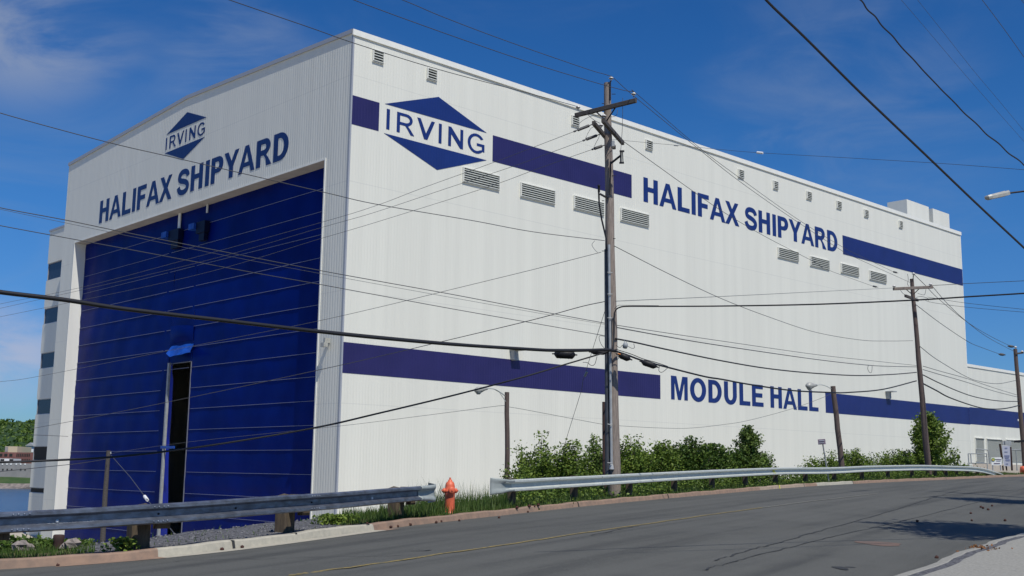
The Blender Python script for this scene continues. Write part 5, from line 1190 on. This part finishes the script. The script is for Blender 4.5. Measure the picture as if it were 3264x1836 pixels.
r_ = far_box('brick_building', 'long red-brown brick building across the water', 'building', -160, 150, 1439, 1478, 600, 'brick'); far_win(r_, [53 + 5.6 * k for k in range(8)], 1446, 1455, 600, 2.4); far_win(r_, [53 + 5.6 * k for k in range(8)], 1463, 1469, 600, 2.4)
far_win(r_, (-2, 14, 30), 1446, 1454, 600, 9)
r_ = far_box('beige_block', 'small beige block on top of the brick building', 'building', 17, 54.5, 1422.5, 1440, 612, 'beige'); part(MB().box(P(17, 1424, 611.9) - Vector((0, .2, 0)), P(25, 1440, 611.9)), 'grey_bay', 'greywall', r_)  # grey panel across the left end of the beige block
r_ = far_box('white_shed', 'low white shed in front of the brick building', 'shed', -40, 40, 1461, 1474, 585, 'white', 10); far_win(r_, (1, 30), 1463, 1469, 585, 12)
r_ = far_box('grey_warehouse', 'grey waterfront warehouse wall across the water', 'building', -160, 150, 1474, 1516, 570, 'greywall', 14); far_win(r_, [6, 20, 33, 50, 64, 78], 1477, 1482, 570, 4, 'white'); far_win(r_, [7, 21, 35, 64, 78], 1494, 1499, 570, 4)
r_ = far_box('white_house', 'white gabled house half hidden by the stair tower, on the far hillside', 'house', 84, 110, 1420, 1430, 640, 'white', 8)
a_, b_ = P(82, 1421, 640), P(112, 1421, 640); mx_ = (a_.x + b_.x) / 2; part(MB().add([(a_.x, 639, a_.z), (b_.x, 639, a_.z), (mx_, 639, a_.z + 1.8), (a_.x, 649, a_.z), (b_.x, 649, a_.z), (mx_, 649, a_.z + 1.8)], [(0, 1, 2), (3, 5, 4), (0, 2, 5, 3), (1, 4, 5, 2)]), 'roof', 'conduit', r_)

# ------------------------------------------------------------------ bushes and trees
def crown_pts(blobs, n, rng, clump=.28, per=40):
    out = []; wts = np.array([b[3] * b[4] * b[5] for b in blobs]) ** .8; wts /= wts.sum(); nc = n // per
    for b, k in zip(blobs, (wts * nc).astype(int) + 1):
        v = rng.normal(size=(k, 3)); v /= np.linalg.norm(v, axis=1)[:, None]; r = rng.uniform(.25, 1, k) ** .5
        c = np.array(b[:3]) + v * r[:, None] * np.array(b[3:6])
        pts = c[:, None, :] + rng.normal(size=(k, per, 3)) * clump * rng.uniform(.5, 1.3, (k, 1, 1)); out.append(pts.reshape(-1, 3))
    return np.concatenate(out)
def bush(name, label, cat, px, D, wpx, ytop, mat, n=5200, leaf=.060, seed=1, group='bushes behind the guardrail', sparse=1.0, cone=0, ybase=1515, nb=11):
    rng = np.random.default_rng(seed); b_ = P(px, ybase, D); zg = ground_z(b_.x, b_.y); top = P(px, ytop, D).z; base = Vector((b_.x, b_.y, zg))
    Wd = wpx * 1.28 / F * D / 2; H = top - zg; zlow = P(px, 1500, D).z - zg
    root = empty(name, tuple(base)); tag(root, label, cat, group)
    if D < 30: zlow = .03
    fol, mb = [], MB(); ns = int(nb * (2.6 if cone else 2.2)); per = int(n * (1.65 if D > 30 else 1) / ns); thick = .045 if D > 30 else .006
    for k in range(ns):
        a = rng.uniform(0, 6.283); q = rng.random() ** .5
        if cone:
            f = rng.random(); e = np.array([math.cos(a) * Wd * q * (1.04 - f) ** .62, math.sin(a) * Wd * q * (1.04 - f) ** .62, zlow * .7 + (H - zlow * .7) * f])
            if k == 0: e = np.array([0, 0, H])
            s0 = np.array([0, 0, max(.1, e[2] * .75)]); lo_ = .15
        else:
            lim = H * (1 - .36 * q * q) * rng.uniform(.74, 1.03); lim = max(lim, zlow * .9)
            e = np.array([math.cos(a) * Wd * q, math.sin(a) * Wd * q * .8, lim])
            if k == 0: e = np.array([rng.uniform(-.2, .2) * Wd, 0, H])
            s0 = np.array([e[0] * .35, e[1] * .35, zlow * .55]); lo_ = .0
        midp = (s0 + e) / 2 + rng.normal(size=3) * .06 * Wd
        t = rng.uniform(lo_, 1, per) ** .85; c = ((1 - t) ** 2)[:, None] * s0 + (2 * t * (1 - t))[:, None] * midp + (t ** 2)[:, None] * e
        sp = (.08 + (.12 if cone else .17) * Wd * (1 - .62 * t))[:, None] * (rng.uniform(.7, 1.35)) * (.8 if cone else 1)
        cl = rng.normal(size=(per // 14 + 1, 3))[rng.integers(0, per // 14 + 1, per)]
        fol.append(c + (cl * .75 + rng.normal(size=(per, 3)) * .42) * sp)
        mb.tube([(0, 0, 0) if k % 3 else tuple(s0 * np.array([1, 1, 0])), tuple(s0), tuple(midp), tuple(e)], [thick, thick * .7, thick * .4, thick * .15], 5)
    pts = np.concatenate(fol); pts = pts[(pts[:, 2] < H * 1.03) & (pts[:, 2] > 0)]
    quadmesh('foliage', leafquads(pts, leaf, rng, .3), mat, root)
    mb.build('stems', 'bark', root)
    return root
bush('bush', 'leafy green bush right of the left street lamp, highest of the clump', 'bush', 1722, 44, 205, 1380, 'leaf1', 9500, seed=3, nb=15)
bush('bush', 'round green bush in the middle of the clump left of the near pole', 'bush', 1818, 43, 130, 1409, 'leaf1', 5500, seed=4)
bush('bush', 'olive bush touching the left side of the near pole', 'bush', 1896, 44, 125, 1388, 'leaf3', 4200, seed=5)
bush('bush', 'dense green bush immediately right of the near pole', 'bush', 2015, 44, 130, 1390, 'leaf1', 6500, seed=6)
bush('bush', 'green bush second to the right of the near pole', 'bush', 2100, 45, 115, 1405, 'leaf1', 5500, seed=7)
bush('bush', 'spiky-topped dark bush below the word MODULE', 'bush', 2192, 46, 140, 1393, 'leaf2', 5500, seed=8, nb=14)
bush('bush', 'low bush between the dark spiky bush and the wispy young tree', 'bush', 2268, 47, 105, 1416, 'leaf2', 4200, seed=9)
bush('young_tree', 'wispy pale young tree below the word HALL', 'tree', 2386, 50, 135, 1360, 'leaf3', 4200, seed=10, group=None, cone=1, nb=20)
bush('bush', 'low dark bush at the foot of the wispy young tree', 'bush', 2370, 50, 165, 1432, 'leaf2', 5500, seed=11)
bush('bush', 'small bush beside the purple-grey street sign', 'bush', 2590, 62, 75, 1457, 'leaf1', 3000, seed=12)
bush('bush', 'bush between the street sign and the right street lamp', 'bush', 2660, 66, 110, 1437, 'leaf1', 4800, seed=13)
bush('bush', 'bush just right of the right street lamp', 'bush', 2725, 66, 100, 1432, 'leaf1', 4800, seed=14)
bush('bush', 'thin straggly bush between the right street lamp and the maple', 'bush', 2785, 68, 60, 1444, 'leaf3', 1100, seed=15)
bush('bush', 'bush against the left foot of the maple', 'bush', 2850, 70, 110, 1434, 'leaf1', 5000, seed=16)
bush('maple_tree', 'full dark green maple behind the second pole', 'tree', 2965, 74, 215, 1316, 'leaf1', 13000, .085, seed=21, group=None, cone=1, ybase=1510, nb=34)
bush('bush', 'dark overgrown bush in the lower left corner under the old guardrail', 'bush', 40, 19.5, 180, 1712, 'leaf2', 5500, .05, seed=31, group=None, ybase=1800)
bush('bush', 'straggly weeds beside the rubble under the left guardrail', 'weeds', 185, 19, 170, 1720, 'leaf2', 4200, .035, seed=32, group=None, ybase=1800)
bush('weed', 'broad-leaved weed by the left timber post of the old guardrail', 'weed', 385, 17.6, 60, 1715, 'leaf1', 500, .035, seed=33, group=None, ybase=1772)
bush('weed', 'low leafy weeds on the gravel by the hall corner', 'weed', 1075, 22.6, 110, 1640, 'leaf1', 1600, .035, seed=34, group=None, ybase=1672)
# shade tree standing just outside the picture at the right: its shadow falls on the street
def shade_tree(px, D, h, seed, label):
    b_ = P(px, 1560, D); base = Vector((b_.x, b_.y, ground_z(b_.x, b_.y))); rng = np.random.default_rng(seed); root = empty('maple_tree', tuple(base)); tag(root, label, 'tree')
    bl = [(rng.uniform(-1.5, 1.5), rng.uniform(-1.5, 1.5), h * .55 + rng.uniform(-.6, 2.0), 1.3, 1.3, 1.0) for _ in range(8)]
    quadmesh('foliage', leafquads(crown_pts(bl, 9000, rng, .22, 30), .10, rng, .2), 'leaf1', root)
    mb = MB().tube([(0, 0, -.2), (.05, 0, h * .3), (0, .05, h * .5)], [.18, .14, .09], 10)
    for b__ in bl: mb.tube([(0, 0, h * .42), Vector(b__[:3])], [.07, .02], 6)
    mb.build('trunk', 'bark', root)
SH = []
for (px, py, D, h) in ((3150, 1694, None, 12.5), (3290, 1602, None, 14.5)):
    g = hit(px, py); q = g + Vector((sun_h.x, sun_h.y, 0)) * (h * .62 / math.tan(SUN_EL)); v = q - EYE
    pxx = PW / 2 + F * v.dot(RT) / v.dot(FW); SH.append((pxx, q.y)); print('shade tree', g, pxx, q.y)
    shade_tree(pxx, q.y, h, int(px), 'street tree just beyond the right edge, shading the near lane' if h < 13 else 'street tree beyond the right edge, shading the far bend')

# ------------------------------------------------------------------ grass, rubble, fallen cones
def grass(name, label, px0, px1, d0, d1, n, h0, h1, seed, wd=.008, mat='grass', bend=.25, clip=(-1e9, 1e9)):
    rng = np.random.default_rng(seed); ua, ub = u_of_px(px0), u_of_px(px1); U = rng.uniform(ua, ub, n); Dd = rng.uniform(d0, d1, n); v = np.empty((n, 3, 3))
    tuft = .55 + .45 * np.sin(U * 2.3) * np.sin(U * .9 + Dd * 4)
    for i in range(n):
        p = uv_pt(U[i], Dd[i], -.04 - max(0, Dd[i] - 2.1) * .5); h = (h0 + (h1 - h0) * rng.random() ** 2) * (.45 + .55 * max(.1, tuft[i])); a = rng.uniform(0, 6.283)
        
        if not (clip[0] < px_of(p) < clip[1]): v[i] = np.array(p) - np.array([0, 0, 2.0]); continue
        wv = np.array([math.cos(a), math.sin(a), 0]) * wd * rng.uniform(.7, 1.6); b_ = rng.normal(size=2) * bend * h
        p = np.array(p); v[i, 0] = p - wv; v[i, 1] = p + wv; v[i, 2] = p + np.array([b_[0], b_[1], h])
    o = quadmesh(name, v.reshape(-1, 3), mat, None, 3); tag(o, label, 'grass', kind='stuff')
grass('grass', 'tall seeding grass around the hydrant between the guardrails', 1200, 1900, .25, 2.4, 12000, .12, .50, 41, .009, clip=(1210, 1640))
grass('grass', 'long grass stalks behind the hydrant', 1380, 1900, .6, 2.4, 1900, .40, .95, 42, .008, clip=(1300, 1620))
grass('grass', 'ragged grass under the end of the old guardrail', 1060, 1500, .3, 2.4, 7000, .06, .34, 43, .009, clip=(1085, 1300))
grass('grass', 'short rough grass under the pale guardrail', 1600, 3300, .22, 2.6, 42000, .08, .30, 44, .012)
grass('grass', 'rough grass at the left edge below the guardrail', -300, 560, .22, 2.4, 6000, .04, .16, 45, .008, clip=(-300, 300))
grass('grass', 'sparse weeds in the grey gravel', 330, 1400, .5, 2.4, 330, .04, .16, 46, .008, clip=(300, 1100))
def cover(name, label, px0, px1, d0, d1, n, h, leaf, seed, mat):
    rng = np.random.default_rng(seed); ua, ub = u_of_px(px0), u_of_px(px1); nc = n // 18; U = rng.uniform(ua, ub, nc); Dd = rng.uniform(d0, d1, nc); c = []
    for i in range(nc):
        p = uv_pt(U[i], Dd[i])
        if px_of(p) < 1625: continue
        z = ground_z(p.x, p.y); c.append((p.x, p.y, z + rng.uniform(0, h)))
    c = np.array(c); nc = len(c); pts = (c[:, None, :] + rng.normal(size=(nc, 18, 3)) * np.array([.16, .16, .10])).reshape(-1, 3)
    o = quadmesh(name, leafquads(pts, leaf, rng, .4), mat); tag(o, label, 'undergrowth', kind='stuff')
cover('undergrowth', 'low dark undergrowth behind the pale guardrail', 1560, 3180, 1.0, 7.0, 60000, .55, .055, 51, 'leaf2')
cover('undergrowth', 'broad-leaved weeds at the foot of the pale guardrail', 1600, 3150, .35, 2.2, 9000, .12, .045, 52, 'leaf1')
cover('undergrowth', 'mixed green growth filling the gap behind the hydrant', 1480, 1800, 1.0, 2.6, 2600, .22, .04, 53, 'leaf1')
def rock(mb, p, r, rng):
    vs = []; 
    for i in range(4):
        for k in range(6):
            a = k * 1.047 + i * .3; b_ = (i + .5) / 4 * math.pi; rr = r * rng.uniform(.7, 1.15); vs.append((p[0] + rr * math.sin(b_) * math.cos(a), p[1] + rr * math.sin(b_) * math.sin(a), p[2] + rr * .7 * math.cos(b_)))
    mb.add(vs, [(i * 6 + k, i * 6 + (k + 1) % 6, (i + 1) * 6 + (k + 1) % 6, (i + 1) * 6 + k) for i in range(3) for k in range(6)] + [tuple(range(6))[::-1], tuple(range(18, 24))])
rng = np.random.default_rng(61)
mb = MB()
for k in range(1100):
    u = rng.uniform(u_of_px(340), u_of_px(1450)); d = rng.uniform(.22, 2.5); p = uv_pt(u, d, -.03 - max(0, d - 2.1) * .5)
    if not 260 < px_of(p) < 1120: continue
    pass; rock(mb, p, rng.uniform(.012, .035), rng)
MT['chips'] = noisy('gravel_chips', (.19, .19, .20), (.08, .08, .085), 9, .9, bs=0)
tag(mb.build('gravel_stones', 'chips'), 'loose grey gravel between the kerb and the blue door', 'gravel', kind='stuff')
MT['stone'] = noisy('rubble_stone', (.36, .31, .27), (.17, .15, .14), 5, .9)
for k, (px, py, r, lb) in enumerate(((70, 1714, .17, 'pale rubble stone nearest the left edge'), (84, 1722, .13, 'squat rubble stone among the weeds'), (62, 1731, .12, 'flat pale rubble stone lying low in the weeds'), (96, 1706, .11, 'small grey rubble stone under the rail'), (212, 1738, .12, 'pale rubble stone beside the door corner'), (226, 1748, .16, 'long pale slab on the ground by the door corner'))):
    mb = MB(); q = P(px, py, 18.4); q.z = ground_z(q.x, q.y) + r * .35; rock(mb, q, r, rng); o = mb.build('rubble_stone', 'stone', None, tuple(q)); tag(o, lb, 'stone', 'rubble stones at the lower left')
e_ = P(186, 1735, 18.5); e_.z = ground_z(e_.x, e_.y) + .12; rel_thing('rusty_drum', 'dark rusty stump standing in the weeds at the foot of the white jamb', 'stump', MB().lathe(e_, [(.085, -.35), (.08, 0), (.09, .08), (.07, .10)], 12), 'rust', e_)
# fallen cones along the kerb and on the road
cones = [(1169, 1692), (1246, 1681), (1270, 1681), (1308, 1676), (1392, 1669), (1406, 1665), (1463, 1662), (1592, 1652), (1650, 1637), (1684, 1632), (1686, 1631.5), (1705, 1629), (1718, 1630), (183, 1806), (713, 1751), (773, 1748)]
cones += [(3127, 1618), (3135, 1622), (3146, 1626), (3165, 1614), (3095, 1638), (3095, 1662), (3206, 1662), (2923, 1664), (2992, 1781)]
proto = None; mb = MB().lathe((0, 0, 0), [(.006, 0), (.026, .008), (.034, .03), (.028, .05), (.012, .066)], 9)
for k in range(14):
    a = k * 2.4; mb.lathe((.026 * math.cos(a), .026 * math.sin(a), .012 + .003 * k), [(.009, 0), (.004, .014)], 4, (math.cos(a), math.sin(a), .5))
for k, (px, py) in enumerate(cones):
    q = hit(px, py); d, zk, u = near(q.x, q.y); z = z_road(d, zk) if d < 0 else zk
    if proto is None: o = proto = mb.build('fallen_cone', 'cone')
    else: o = proto.copy(); C.objects.link(o)
    s = random.uniform(.6, 1.0) * (1.15 if py < 1640 else 1); o.location = (q.x, q.y, z + .003); o.rotation_euler = (random.uniform(-1, 1), random.uniform(-1, 1), random.uniform(0, 6)); o.scale = (s, s, s)
    tag(o, 'small brown cone alone below the left end of the old guardrail' if px < 200 else 'small brown cone in the gutter by the pale new kerb' if px < 800 else 'small brown cone in the gutter near the hydrant' if px < 1500 else 'small brown cone by the kerb under the start of the pale guardrail' if px < 1800 else 'small brown cone alone on the asphalt beside the long cracks' if px < 3000 and py < 1700 else 'small brown cone on the asphalt just off the pale pavement' if py > 1700 else 'small brown cone on the asphalt between the two tree shadows', 'cone', 'fallen brown cones scattered on the road')
# dead leaves by the near kerb
rng = np.random.default_rng(71); c0_ = hit(3110, 1745); pts = np.array([[c0_.x + rng.normal() * .16, c0_.y + rng.normal() * .32, 0] for _ in range(90)])
for i, p in enumerate(pts): pts[i, 2] = ground_z(p[0], p[1]) + .02
MT['dead'] = noisy('dead_leaf', (.28, .12, .04), (.16, .08, .04), 20, .9, bs=0)
tag(quadmesh('dead_leaves', leafquads(pts, .028, rng, 0), 'dead'), 'orange-brown dead leaves heaped against the near kerb', 'leaves', kind='stuff')
